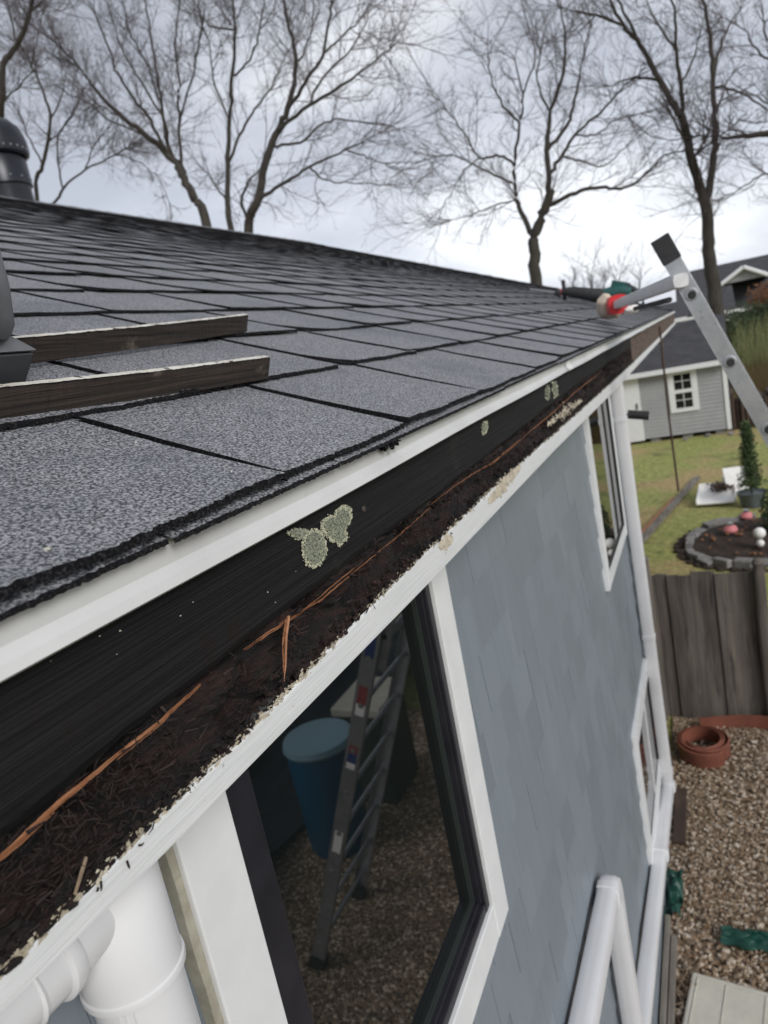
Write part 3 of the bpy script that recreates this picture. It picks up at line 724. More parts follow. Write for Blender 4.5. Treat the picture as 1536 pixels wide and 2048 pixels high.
# --- far black flue
fc = Vector((6.32, 6.86, 0)); fz = rz(6.4) - .15
fp = MB().lathe([(.26, fz), (.26, fz+.42), (.262, fz+.43), (.285, fz+.44), (.285, fz+.72), (.27, fz+.74)], fc, 32)
fl_ = thing('roof_flue', 'black metal flue with rounded riveted cap standing near the roof ridge', 'flue')
obj('stack', fp, M['flue'], fl_, smooth=True)
cp = MB().lathe([(.30, fz+.74), (.335, fz+.76), (.345, fz+.83), (.34, fz+.92), (.31, fz+1.03), (.24, fz+1.11), (.12, fz+1.155), (0, fz+1.165)], fc, 32)
obj('cap', cp, M['flue'], fl_, smooth=True)
rv = MB()
for k in range(28):
    t = 2*math.pi*k/28; rv.blob(fc + Vector((math.cos(t)*.338, math.sin(t)*.338, fz+.80)), .012, 6, 4, 0)
    if k % 2: rv.blob(fc + Vector((math.cos(t)*.287, math.sin(t)*.287, fz+.55+.05*math.sin(t))), .010, 6, 4, 0)
obj('rivets', rv, M['alu'], fl_)

# ------------------------------------------------------------------ boards lying on the roof
brd = mat('dark_weathered_batten', (0.010,0.007,0.006), 0.85, (0.045,0.031,0.024), 1.0, stretch=(5,14,190), bump=1.0, bscale=1.0, bdist=0.003, lo=.35, hi=.7,
          extra=[((0.16,0.135,0.10), 16, 0.60, 0.74, False)])
def batten(a, c, h, th, label, seed):
    t = thing('wood_batten', label, 'batten', 'battens lying on the shingles')
    a, c = Vector(a), Vector(c); d = (c-a).normalized(); nrm = Vector((0, -0.379, 0.925)); side = d.cross(nrm).normalized(); nrm = side.cross(d)
    L = (c-a).length
    def pt(u, s, k, top=0):
        w_ = 0.0020*noise.noise(Vector((u*L*40, s*3, seed))) + 0.0011*noise.noise(Vector((u*L*160, k*20, seed)))
        sag = -0.002*math.sin(u*math.pi)
        return a + d*(L*u + (0.003*noise.noise(Vector((k*4, s*5, seed))) if u > .99 else 0)) + side*(th*(s-.5) + w_) + nrm*(k*h + sag + w_*.6 + 0.003)
    g = MB()
    loop = [(0,0),(0,.2),(0,.4),(0,.6),(0,.8),(0,1),(1,1),(1,.5),(1,0),(0,0)]
    g.grid(140, 9, lambda u, v: pt(u, *loop[round(v*9)]))
    g.add([pt(1, s, k) for s, k in loop[:-1]], [tuple(range(9))]); g.add([pt(0, s, k) for s, k in loop[:-1]], [tuple(range(9))])
    obj('board', g, brd, t)
    pm = MB()
    pm.grid(240, 1, lambda u, v: pt(u, -0.08 + 1.16*v + 0.10*noise.noise(Vector((u*60, v*3, seed))), 1.0) + nrm*0.0012)
    pm.grid(240, 1, lambda u, v: pt(u, -0.08 + 0.10*noise.noise(Vector((u*60, 0, seed))), 1.0 - v*(0.035 + 0.05*max(0, noise.noise(Vector((u*22, 7, seed)))))) + nrm*0.0012 - side*0.0008)
    obj('painted_edge', pm, M['chippaint'], t)
    fz_ = MB()
    for i in range(150):
        u = rnd.random()**.6; q = pt(u, -.03, rnd.uniform(.0, .6))
        fz_.tube([q, q + d*rnd.gauss(0, .005) - side*0.002 + nrm*rnd.gauss(0, .002)], [.0008, .0003], 4, False)
    obj('torn_fibres', fz_, M['fibre'], t, kind='stuff')
def on_roof(px, py, lift=0.0):
    d = ray(px, py); k = (-0.085 - 0.41*0.345 + lift) / (d.z - 0.41*d.y); q = d*k; q.z += GZ; return q
batten(on_roof(-120, 862, .0), on_roof(531, 760, .004), 0.030, 0.0085, 'dark wet batten with white painted edge, the one nearer the eave, frayed at its end', 1)
batten(on_roof(-40, 744, .004), on_roof(490, 665, .006), 0.031, 0.0085, 'greyer batten with white painted edge, the one higher up the roof slope', 5)
# grit
gm = MB()
for px, py, r in ((95,1098,.0017),(272,885,.0012),(463,943,.0010),(298,757,.0016),(547,690,.0014),(330,860,.0008),(700,760,.0008),(610,820,.0007)):
    q = on_roof(px, py, .012); gm.blob(q, r, 6, 4, .4, (1.3,1,.7), r*900)
tag(obj('paint_crumbs', gm, M['cream']), 'tiny pale paint crumbs scattered on the dark shingles', 'crumbs')['kind'] = 'stuff'

# ------------------------------------------------------------------ ladder
ld = thing('extension_ladder', 'aluminium extension ladder leaning at the far part of the eave on a padded standoff', 'ladder')
lx0, lx1 = 2.92, 3.48
lt = at(1316, 476, 0, lx0); ldir = Vector((0, 0.395, 1)).normalized()    # upwards
lt = lt + Vector((0, -0.004, 0))
Lt = lt.z / ldir.z
lperp = Vector((0, -1, 0.368)).normalized()     # away from the house
def lp(s, x, o=0): return Vector((x, 0, 0)) + Vector((0, lt.y, lt.z)) - ldir*s + lperp*o
def rail(x, s0, s1, o, hw=0.031, th=0.028):
    m = MB(); q = 1 if x < 3.2 else -1
    def bx(x0, x1_, o0, o1): 
        m.hexa([lp(s1, x0, o0), lp(s1, x1_, o0), lp(s1, x1_, o1), lp(s1, x0, o1), lp(s0, x0, o0), lp(s0, x1_, o0), lp(s0, x1_, o1), lp(s0, x0, o1)])
    bx(x, x+q*0.003, o-hw+.003, o+hw-.003); bx(x, x+q*th, o-hw, o-hw+.003); bx(x, x+q*th, o+hw-.003, o+hw)
    return m
rungs_fly = [0.235 + .283*k for k in range(6)]
for x in (lx0, lx1): obj('rail', rail(x, 0.03, 1.85, 0), M['alu'], ld, bevel=.0008)
for x in (lx0-.026, lx1+.026): obj('rail', rail(x, 1.35, Lt, 0.055, .042), M['alu'], ld, bevel=.0008)
for x, q in ((lx0, 1), (lx1, -1)):
    obj('end_cap', MB().hexa([lp(.10, x-.004*q, -.034), lp(.085, x+.031*q, -.034), lp(.085, x+.031*q, .034), lp(.10, x-.004*q, .034), lp(0, x-.004*q, -.034), lp(0, x+.031*q, -.034), lp(0, x+.031*q, .034), lp(0, x-.004*q, .034)]), M['rubber'], ld, bevel=.004)
for k, s in enumerate(rungs_fly):
    m = MB().tube([lp(s, lx0-.003), lp(s, lx1+.003)], .015, 12, False); obj('rung', m, M['alu'], ld, smooth=True)
    for x, q in ((lx0, -1), (lx1, 1)):
        f = MB(); Rl = Matrix.Rotation(R_(90)*q, 4, 'Y')
        f.lathe([(.024, -.001), (.023, .002), (.018, .004), (.0145, .003), (.0140, -.012)], lp(s, x), 22, Rl)
        obj('rung_collar', f, M['alu'], ld, smooth=True)
    for x, q in ((lx0-.0045, -1), (lx1+.0045, 1)):
        f = MB(); f.lathe([(0, 0), (.0145, 0)], lp(s+.004, x), 16, Matrix.Rotation(R_(90)*q, 4, 'Y'))
        obj('rung_bore_shade', f, M['rubber'], ld)  # flat black disc stands in for the shade inside the hollow rung
s = 1.5
while s < Lt - .1:
    obj('rung', MB().tube([lp(s, lx0-.03, .055), lp(s, lx1+.03, .055)], .015, 10), M['alu'], ld, smooth=True); s += .283
for x, q in ((lx0-.026, 1), (lx1+.026, -1)):
    obj('foot', MB().hexa([lp(Lt, x-.01, .0), lp(Lt, x+.05*q, .0), lp(Lt, x+.05*q, .11), lp(Lt, x-.01, .11), lp(Lt-.09, x-.01, .01), lp(Lt-.09, x+.05*q, .01), lp(Lt-.09, x+.05*q, .10), lp(Lt-.09, x-.01, .10)]), M['rubber'], ld)
# stickers on the lower rails
for s0, s1, m1 in ((1.62, 1.78, 'bluelabel'), (1.95, 2.06, 'redlabel'), (2.061, 2.13, 'poly'), (2.32, 2.37, 'redlabel'), (2.371, 2.43, 'bluelabel'), (2.431, 2.47, 'poly'), (2.9, 3.05, 'poly')):
    m = MB()
    xx = lx0-.0268
    m.add([lp(s0, xx, .03), lp(s0, xx, .08), lp(s1, xx, .08), lp(s1, xx, .03)], [(0,1,2,3)])
    m.add([lp(s0, lx0+.001, .0982), lp(s0, lx0-.022, .0982), lp(s1, lx0-.022, .0982), lp(s1, lx0+.001, .0982)], [(0,1,2,3)])
    obj('sticker', m, M[m1], ld)
# standoff arm and padded foot
A0 = at(1358, 562, 0, lx0 - .012); A1 = at(1232, 610, 0, 4.35)
foot = at(1212, 610, 0, 4.45)
am = MB(); dd = (A1 - A0).normalized()
am.tube([A0 + dd*-.03, A1], 0, 12, True, (0.026, 0.024), Vector((0, 0, 1)))
obj('standoff_arm', am, mat('white_anodised', (0.70,0.70,0.70), .35, (.6,.6,.6), 20), ld, smooth=True, sharp=30)
ch = MB().tube([A0 + dd*.02 + Vector((0,-.012,.026)), A1 + Vector((0,-.0,.02)) - dd*.05], 0.008, 8)
obj('standoff_channel', ch, M['alu'], ld)
cr_ = at(1262, 640, 0, 3.9)
obj('brace', MB().tube([A0.lerp(A1, .12) + Vector((0,0,-.055)), A0.lerp(A1, .62) + Vector((0,0,-.05))], .011, 8), M['rubber'], ld, smooth=True)
k = A1 - dd*.03
obj('joint', MB().tube([k - dd*.05, k + dd*.055], 0, 12, True, (0.050, 0.052), Vector((0,0,1))), M['red'], ld, smooth=True, sharp=30)
pd = MB().blob(foot + Vector((0, .006, -.005)), .062, 14, 10, .12, (1.0, .75, 1.15), 3); pd.blob(foot + Vector((0, -.03, -.05)), .048, 12, 8, .1, (1.1, 1, .8), 9)
obj('pad', pd, M['pad'], ld, smooth=True)
p2 = at(1262, 612, 0, 4.3); obj('pad', MB().blob(p2 + Vector((0,0,-.02)), .036, 12, 8, .12, (1.1, 1.3, .7), 6), M['poly'], ld, smooth=True)

# ------------------------------------------------------------------ reciprocating saw on the roof
sw = thing('reciprocating_saw', 'teal and black cordless reciprocating saw lying on the roof behind the ladder pad', 'power tool')
def S3(px, py, dx=0): return at(px, py, 0, 7.0+dx)
obj('blade', MB().tube([S3(1060,578), S3(1118,585)], 0, 4, True, (.004, .012), Vector((1,0,0))), M['steel'], sw)
obj('shoe', MB().tube([S3(1112,583), S3(1122,588)], [.035,.035], 8).tube([S3(1126,560,.03), S3(1130,602,.03)], 0.018, 8), M['rubber'], sw, smooth=True)
obj('blade_clamp', MB().tube([S3(1113,583), S3(1124,585)], .026, 10), M['red'], sw, smooth=True)
obj('front_sleeve', MB().tube([S3(1124,582), S3(1145,584), S3(1175,588), S3(1205,592), S3(1216,594)], [.028,.050,.058,.066,.060], 12), M['rubber'], sw, smooth=True)
obj('motor_housing', MB().tube([S3(1208,590), S3(1222,588), S3(1245,582), S3(1262,584)], [.058,.066,.060,.05], 12), M['green_plastic'], sw, smooth=True)
hd = MB().tube([S3(1235,580), S3(1255,572), S3(1285,590), S3(1288,612), S3(1262,618)], [.03,.028,.028,.03,.03], 10); obj('handle', hd, M['rubber'], sw, smooth=True)
b4 = MB().tube([S3(1222,571), S3(1258,577)], 0, 4, True, (.055, .022), Vector((1,0,0))); obj('battery', b4, M['green_plastic'], sw)

# ------------------------------------------------------------------ cord hanging from the eave
c0 = at(1319, 652, 1, .352); c1 = at(1357, 982, 0, c0.x)
cm = MB().tube([c0, c0.lerp(c1,.5)+Vector((0,.01,0)), c1], .011, 8)
tag(obj('hanging_cord', cm, M['debris']), 'thin dark cord hanging straight down from the far eave', 'cord')

# ------------------------------------------------------------------ yard: fence, edging, tarp, boards
ff = thing('picket_fence', 'weathered grey board fence with rounded posts between gravel and lawn', 'fence')
y = 0.62; k = 0
g = MB()
while y > -0.19:
    wd = 0.09; top = GZ - 2.13 + 0.012*noise.noise(Vector((y*30, 0, 0))); tx = rnd.uniform(-.012, .012); top += rnd.uniform(-.02, .015)
    g.box((5.95+tx, y-wd-.002+rnd.uniform(0,.004), .02), (5.968+tx, y, top)); y -= wd
y = 2.5
while y > 0.72: g.box((5.95, y-.086, .02), (5.968, y, 1.31)); y -= .09
obj('boards', g, M['fence'], ff)
obj('rail', MB().box((5.969, -.2, .95), (6.01, 2.5, 1.03)).box((5.969, -.2, .25), (6.01, 2.5, .33)), M['fence'], ff)
for (py_, top, wd) in ((0.60, 1.50, .085), (-0.235, 1.42, .085)):
    m = MB().lathe([(wd*.5, 0), (wd*.5, top-.1), (wd*.42, top-.06), (wd*.55, top-.03), (wd*.35, top), (0, top+.01)], (5.93, py_, 0), 12)
    obj('post', m, M['fence'], ff, smooth=True)
def rib(pts, z0, z1, th, name='m'):
    m = MB(); n = len(pts)
    for i in range(n):
        a = pts[max(0,i-1)]; c = pts[min(n-1,i+1)]; d = Vector((c[0]-a[0], c[1]-a[1], 0)).normalized(); nn = Vector((-d.y, d.x, 0))*th/2
        p = Vector((pts[i][0], pts[i][1], 0))
        for q in (p-nn+Vector((0,0,z0)), p+nn+Vector((0,0,z0)), p+nn*1.1+Vector((0,0,z1)), p-nn*1.1+Vector((0,0,z1))): m.v.append(tuple(q))
    for i in range(n-1):
        for k in range(4):
            m.f.append((i*4+k, i*4+(k+1)%4, (i+1)*4+(k+1)%4, (i+1)*4+k))
    m.f.append((0,1,2,3)); m.f.append(tuple((n-1)*4+k for k in (3,2,1,0)))
    return m
cp_ = []
for i in range(150):
    t = i/149*math.pi*2*3.3; r = .135 + .022*t/6.28*1.0 + .008*math.sin(t*1.3)
    cp_.append((5.40+r*math.cos(t+2), .275+r*.95*math.sin(t+2)))
m = rib(cp_, .03, .155, .009)
for i in range(len(m.v)):
    x_, y_, z_ = m.v[i]; r = math.hypot(x_-5.40, y_-.275); m.v[i] = (x_ - (.02 if z_ > .1 else 0), y_, z_ + (.21-r)*.35)
tag(obj('edging_coil', m, M['terra'], smooth=True, sharp=40), 'coiled roll of terracotta plastic lawn edging on the gravel by the fence', 'edging roll')
cur = [(5.62-.05*math.cos(t*3), .18-t*.62+.02*math.sin(t*5)) for t in [i/24 for i in range(25)]]
cur = [(5.74+.07*math.sin(i/24*3), .30-.7*i/24) for i in range(25)]
tag(obj('edging_strip', rib(cur, .02, .13, .008), M['terra'], smooth=True, sharp=40), 'loose terracotta edging strip running along the foot of the fence', 'edging strip')
tag(obj('brown_board', MB().box((4.30,.392,.035), (4.88,.47,.058)), M['brownwood'], bevel=.003), 'dark brown board lying on gravel beside the low downspout', 'board')
tag(obj('timber_edging', MB().box((2.6,.46,.0), (3.62,.49,.10)).box((2.6,.425,.0), (3.50,.455,.085)), M['oldwood'], bevel=.004), 'old grey timber edging lying against the foot of the house wall', 'timber')
def sheet(x0, x1, y0, y1, amp, sd, zz=.03, n=24):
    def f(u, v):
        e = 0.04*noise.noise(Vector((u*4, v*4, sd))); return (x0+(x1-x0)*u+e, y0+(y1-y0)*v+e*.6, zz+amp*(noise.noise(Vector((u*3, v*3, sd)))+.5)+.4*amp*noise.noise(Vector((u*9, v*9, sd))))
    m = MB().grid(n, n, f); m.grid(n, n, lambda u, v: Vector(f(1-u, v)) - Vector((0,0,.004))); return m
tag(obj('green_tarp', sheet(3.62, 4.02, .40, .60, .09, 3), M['tarp'], smooth=True), 'crumpled dark green tarp lump beside the wall on gravel', 'tarp')
tag(obj('tarp_scrap', sheet(3.50, 3.62, -.10, .20, .02, 8, .062), M['tarp'], smooth=True), 'narrow scrap of green tarp half buried in the gravel', 'tarp')
tb_ = MB(); mtp = at(1392, 1975, 2, .07)
lid = thing('plastic_lid', 'cream plastic bin lid lying on the gravel at the lower right', 'lid')
def rbox(x0, x1, y0, y1, z0, z1, name, m_, par, bv): return obj(name, MB().box((x0,y0,z0),(x1,y1,z1)), m_, par, bevel=bv)
LM = Matrix.Translation((3.28, .345, .05)) @ Matrix.Rotation(R_(-8), 4, 'Z')
m = MB().box((-.55, -.40, 0), (0, 0, .03), LM); obj('panel', m, M['cream'], lid, bevel=.012)
m = MB().box((-.50, -.17, .0302), (-.03, -.165, .0345), LM).box((-.035, -.35, .0302), (-.03, -.03, .0345), LM).box((-.50, -.035, .0302), (-.03, -.03, .0345), LM).box((-.50, -.35, .0302), (-.03, -.345, .0345), LM)
obj('moulded_rib', m, M['cream'], lid, bevel=.001)
# dry stalks
m = MB()
for i in range(26):
    x = rnd.uniform(3.0, 3.5); y = rnd.uniform(.30, .44); m.tube([(x, y, .03), (x+rnd.uniform(-.15,.15), y+rnd.uniform(-.05,.05), .06+rnd.uniform(0,.03)), (x+rnd.uniform(-.25,.25), y+rnd.uniform(-.06,.06), .04)], .0025, 4)
tag(obj('dry_stalks', m, M['twigpale']), 'thin dry stalks lying on the gravel near the wall', 'stalks')['kind'] = 'stuff'

# ------------------------------------------------------------------ things outside that the window mirrors
mats_ = 0
bn = thing('blue_barrel', 'blue plastic barrel with pale lid standing in the side yard, seen mirrored in the window', 'barrel')
bc = (3.98, -1.78, .02)
obj('drum', MB().lathe([(0,0),(.21,0),(.23,.04),(.25,.76),(.24,.84)], bc, 32), M['bluebin'], bn, smooth=True)
obj('lid', MB().lathe([(.255,.83),(.265,.85),(.255,.89),(.2,.90),(0,.895)], bc, 32), mat('pale_blue_lid', (.24,.40,.48), .4), bn, smooth=True)
bx_ = thing('storage_box', 'dark sided garden storage box with cream lid, seen mirrored in the window', 'storage box')
obj('body', MB().box((4.45,-1.88,.02),(4.95,-1.50,.80)), mat('olive_plastic', (.05,.065,.05), .5), bx_, bevel=.01)
obj('lid', MB().box((4.42,-1.91,.801),(4.98,-1.47,.88)), M['cream'], bx_, bevel=.015)
tag(obj('dark_sheeting', sheet(1.2, 7.4, -4.4, -2.15, .35, 5, .1, 60), M['cloth'], smooth=True), 'heap of dark sheeting in the side yard, seen mirrored in the window', 'sheeting')
m = MB()
x = -4
while x < 13: m.box((x, -4.72, 0), (x+.138, -4.70, 1.9)); x += .143
m.box((-4, -4.76, .3), (13, -4.721, .4)); m.box((-4, -4.76, 1.5), (13, -4.721, 1.6))
tag(obj('boundary_fence', m, mat('dark_fence', (.05,.045,.04), .85, (.08,.07,.06), 5, stretch=(6,6,1))), 'tall dark board fence along the far side of the side yard', 'fence')

# ------------------------------------------------------------------ lawn objects
p = at(1288, 1068, 2, .03); q = at(1388, 957, 2, .03)
d = (q-p).normalized(); p = p - d*.5; sd_ = Vector((-d.y, d.x, 0))
pk = thing('fascia_plank', 'long grey plank with an orange split face lying on the lawn', 'plank')
obj('plank', MB().hexa([p, p-sd_*.13, q-sd_*.13, q, p+Vector((0,0,.04)), p-sd_*.13+Vector((0,0,.04)), q-sd_*.13+Vector((0,0,.04)), q+Vector((0,0,.04))]), M['oldwood'], pk, bevel=.004)
q2 = p.lerp(q, .62)
obj('split_face', MB().hexa([p+sd_*.001, p+sd_*.06, q2+sd_*.03, q2+sd_*.001]+[v_+Vector((0,0,.05)) for v_ in (p+sd_*.001, p+sd_*.06, q2+sd_*.03, q2+sd_*.001)]), M['splinter'], pk)
# leaf crown helper: many small leaf quads in a volume
def leaves(mb, c, rad, n, size, seed, sq=1.0, low=-1):
    r_ = random.Random(seed); c = Vector(c)
    for i in range(n):
        d = Vector((r_.gauss(0,1), r_.gauss(0,1), r_.gauss(0,1))).normalized(); k = r_.random()**.4
        lump = 1 + .35*noise.noise(d*2.2 + Vector((seed, 0, 0)))
        p = c + Vector((d.x*rad[0], d.y*rad[1], max(d.z, low)*rad[2]))*k*lump
        a = Vector((r_.gauss(0,1), r_.gauss(0,1), r_.gauss(0,1))).normalized()*size*r_.uniform(.6, 1.3)
        b_ = a.cross(Vector((r_.gauss(0,1), r_.gauss(0,1), r_.gauss(0,1)))).normalized()*size*.5*sq
        mb.add([p-a, p+b_, p+a, p-b_], [(0,1,2,3)])
    return mb
# spiral topiary in a pot
tp = thing('potted_topiary', 'narrow spiral clipped evergreen in a slate blue pot on the lawn', 'potted plant')
tpb = at(1506, 1012, 2, 0)
obj('pot', MB().lathe([(.16,0),(.21,.20),(.235,.25),(.22,.25),(.19,.21),(0,.21)], tpb, 20), M['blueglaze'], tp, smooth=True, sharp=50)
obj('trunk', MB().tube([tpb+Vector((0,0,.2)), tpb+Vector((0,0,1.2))], .02, 6), M['bark'], tp)
lf = MB()
for i in range(30):
    t = i/29; a = i*2.4; r = (.17*(1-t*.72))*rnd.uniform(.75, 1.15)
    leaves(lf, tpb + Vector((math.cos(a)*r*.35, math.sin(a)*r*.35, .34+t*1.02)), (r*.85+.03, r*.85+.03, .075), 150, .022, i)
obj('foliage', lf, M['leaf'], tp)
# second evergreen at the frame edge
sb = thing('evergreen_shrub', 'small bright evergreen shrub at the right side by the edged bed', 'shrub')
sbb = at(1540, 1085, 2, 0)
lf = MB(); leaves(lf, sbb+Vector((0,-.1,.38)), (.22,.20,.44), 2200, .025, 77); obj('foliage', lf, M['leaf'], sb); obj('stem', MB().tube([sbb+Vector((0,-.1,0)), sbb+Vector((0,-.1,.5))], .015, 6), M['bark'], sb)
# edged flower bed
bed = thing('flower_bed', 'raised oval flower bed of dark mulch edged with grey stones', 'flower bed')
cb0 = Vector((10.75, -.42, 0)); ra, rb_ = 1.05, .88
g = MB().grid(30, 16, lambda u, v: (cb0.x+ra*v*math.cos(u*6.2832), cb0.y+rb_*v*math.sin(u*6.2832), .04+.14*(1-v*v)+.03*noise.noise(Vector((u*9, v*9, 0)))))
obj('mulch', g, M['mulch'], bed, smooth=True)
for k in range(26):
    a = (k+rnd.uniform(-.18,.18))/26*2*math.pi; wob = 1 + .06*math.sin(a*3+1) + rnd.uniform(-.02,.02)
    p = cb0 + Vector((ra*wob*math.cos(a), rb_*wob*math.sin(a), .05+rnd.uniform(-.012,.012)))
    Ms = Matrix.Translation(p) @ Matrix.Rotation(math.atan2(rb_*math.cos(a), -ra*math.sin(a)) + rnd.uniform(-.2,.2), 4, 'Z') @ Matrix.Rotation(rnd.uniform(-.12,.12), 4, 'X')
    l_, w_ = rnd.uniform(.08,.125), rnd.uniform(.045,.085)
    obj('edging_stone', MB().box((-l_,-w_,-.05),(l_,w_,rnd.uniform(.045,.08)), Ms), M['stone'], bed, bevel=.012)
rim = MB()
for k in range(40):
    a = k/40*2*math.pi; p = cb0 + Vector(((ra+.11)*math.cos(a), (rb_+.11)*math.sin(a), .01)); rim.blob(p, .07, 7, 5, .4, (1.2,1.2,.5), k)
obj('soil_rim', rim, M['mulch'], bed)
m = MB()
for i in range(60): 
    a = rnd.uniform(0, 6.28); r = rnd.random()**.5*.8; p = cb0+Vector((r*ra*math.cos(a), r*rb_*math.sin(a), .15*(1-r*r)+.07)); m.blob(p, rnd.uniform(.015,.035), 6, 4, .5, (1.2,1,.5), i)
obj('fallen_leaves', m, M['rust_leaf'], bed, kind='stuff')
def lantern(px, py, z, label):
    p = at(px, py, 2, z); t = thing('garden_lantern', label, 'garden ornament', 'pink garden ornaments by the bed')
    obj('shade', MB().lathe([(.09,-.03),(.10,0),(.07,.05),(.03,.07)], p, 14), M['pinkflower'], t, smooth=True)
    obj('cap', MB().lathe([(.045,.07),(.045,.10),(0,.12)], p, 12), M['steel'], t, smooth=True)
    obj('stake', MB().tube([(p.x,p.y,0),(p.x,p.y,z)], .008, 6), M['rubber'], t)
lantern(1493, 1032, .10, 'pink garden ornament beside the slate blue pot'); lantern(1461, 1059, .22, 'pink garden ornament standing in the edged flower bed')
gl = at(1519, 1066, 2, .35)
gt = thing('globe_ornament', 'pair of stacked white globes at the right of the flower bed', 'garden ornament')
obj('globe', MB().blob(gl, .075, 14, 10, 0), M['poly'], gt, smooth=True); obj('globe', MB().blob(gl-Vector((0,0,.14)), .05, 14, 10, 0), M['poly'], gt, smooth=True)
obj('stake', MB().tube([(gl.x,gl.y,0),(gl.x,gl.y,gl.z-.17)], .01, 6), M['rubber'], gt)
# white trays of debris
def tilted(px, py, z, sx_, sy_, th, rzd, rx, name, label, mtl, sides=None):
    c = at(px, py, 2, z); Mt = Matrix.Translation(c) @ Matrix.Rotation(R_(rzd), 4, 'Z') @ Matrix.Rotation(R_(rx), 4, 'Y')
    t = thing(name, label, 'tray'); obj('panel', MB().box((-sx_,-sy_,0),(sx_,sy_,th), Mt), mtl, t, bevel=.01); return t, Mt
t1, Mt = tilted(1434, 990, .10, .45, .31, .03, -4, -6, 'foam_tray', 'white foam tray heaped with brown debris lying on the lawn', M['poly'])
obj('side', MB().box((-.45,.285,.0302),(.45,.31,.08), Mt).box((-.45,-.31,.0302),(.45,-.285,.08), Mt).box((.425,-.284,.0302),(.45,.284,.08), Mt), M['poly'], t1, bevel=.006)
m = MB(); c = at(1446, 975, 2, .18)
for i in range(260): m.blob(c+Vector((rnd.gauss(0,.13), rnd.gauss(0,.09), abs(rnd.gauss(0,.04)))), rnd.uniform(.008,.025), 5, 3, .7, (2,1,.6), i)
tag(obj('wood_debris', m, M['debris']), 'heap of broken brown wood bits on the white foam tray', 'debris')['kind'] = 'stuff'
tilted(1474, 958, .30, .24, .20, .02, 10, -50, 'foam_sheet', 'bright white foam sheet propped against the topiary, broken at one edge', M['poly'])
m = MB().blob(at(1450, 955, 2, .28), .05, 10, 8, .3, (1,1,1.2), 2); tag(obj('foam_lump', m, M['poly'], smooth=True), 'small rounded white foam lump on the debris tray', 'foam')
m = MB().blob(at(1512, 950, 2, .35), .04, 10, 8, .1); tag(obj('white_ball', m, M['poly'], smooth=True), 'small white ball light beside the topiary crown', 'ball')

# ------------------------------------------------------------------ shed
sd2 = thing('garden_shed', 'grey clapboard garden shed with white trimmed window and dark roof', 'shed')
X0 = 20.2; sy0, sy1 = -.47, 3.2; ht = GZ-1.60
obj('wall', MB().box((X0+.012, sy0, .12), (X0+2.6, sy1, ht+.1)), M['shedwall'], sd2)
m = MB(); z = .12
while z < ht-.01:
    m.hexa([(X0-.012, sy0-.01, z), (X0-.012, sy1, z), (X0+.0121, sy1, z), (X0+.0121, sy0-.01, z), (X0+.004, sy0-.01, z+.0995), (X0+.004, sy1, z+.0995), (X0+.0121, sy1, z+.0995), (X0+.0121, sy0-.01, z+.0995)]); z += .1
obj('clapboards', m, M['shedwall'], sd2)
rf = MB(); rt = GZ-.52
rf.hexa([(X0-.22, sy0-.12, ht+.02), (X0-.22, sy1+.1, ht+.02), (X0+1.5, sy1+.1, rt), (X0+1.5, sy0-.12, rt), (X0-.22, sy0-.12, ht+.06), (X0-.22, sy1+.1, ht+.06), (X0+1.5, sy1+.1, rt+.04), (X0+1.5, sy0-.12, rt+.04)])
rf.hexa([(X0+1.501, sy0-.12, rt), (X0+1.501, sy1+.1, rt), (X0+3.0, sy1+.1, ht+.02), (X0+3.0, sy0-.12, ht+.02), (X0+1.501, sy0-.12, rt+.04), (X0+1.501, sy1+.1, rt+.04), (X0+3.0, sy1+.1, ht+.06), (X0+3.0, sy0-.12, ht+.06)])
obj('roof', rf, M['darkroof'], sd2)
obj('gable', MB().add([(X0+.05, sy0, ht+.09), (X0+2.6, sy0, ht+.09), (X0+1.45, sy0, rt-.02), (X0+.05, sy0+.05, ht+.09), (X0+2.6, sy0+.05, ht+.09), (X0+1.45, sy0+.05, rt-.02)], [(0,1,2),(3,5,4),(0,2,5,3),(1,4,5,2),(0,3,4,1)]), M['shedwall'], sd2)
obj('eave_trim', MB().box((X0-.26, sy0-.14, ht-.07), (X0-.222, sy1+.12, ht+.055)), M['white'], sd2)
obj('soffit', MB().box((X0-.221, sy0-.12, ht-.02), (X0-.013, sy1+.1, ht-.005)), M['white'], sd2)
obj('corner_trim', MB().box((X0-.03, sy0-.03, .10), (X0+.1, sy0+.07, ht-.021)), M['white'], sd2)
dr = obj('door', MB().box((X0-.04, 1.62, .08), (X0-.0125, 2.42, ht-.022)), M['white'], sd2, bevel=.004)
obj('handle', MB().box((X0-.07, 1.70, .95), (X0-.041, 1.73, 1.10)), M['rubber'], dr)
wa = obj('window', MB().box((X0-.020, .25, GZ-2.70), (X0-.0125, .86, GZ-1.69)), M['farglass'], sd2)
wz0, wz1, wy0, wy1 = GZ-2.74, GZ-1.66, .20, .90
m = MB(); cw = .10
m.box((X0-.05, wy0, wz0), (X0-.021, wy0+cw, wz1)); m.box((X0-.05, wy1-cw, wz0), (X0-.021, wy1, wz1)); m.box((X0-.051, wy0+cw, wz0), (X0-.021, wy1-cw, wz0+cw)); m.box((X0-.051, wy0+cw, wz1-cw), (X0-.021, wy1-cw, wz1))
m.box((X0-.047, wy0+cw, (wz0+wz1)/2-.045), (X0-.021, wy1-cw, (wz0+wz1)/2+.045))
for a in (.045,): m.box((X0-.046, wy0+cw, wz0+cw), (X0-.021, wy0+cw+a, wz1-cw)); m.box((X0-.046, wy1-cw-a, wz0+cw), (X0-.021, wy1-cw, wz1-cw))
obj('frame', m, M['white'], wa)
m = MB()
m.box((X0-.030, (wy0+wy1)/2-.008, wz0+cw), (X0-.0205, (wy0+wy1)/2+.008, wz1-cw))
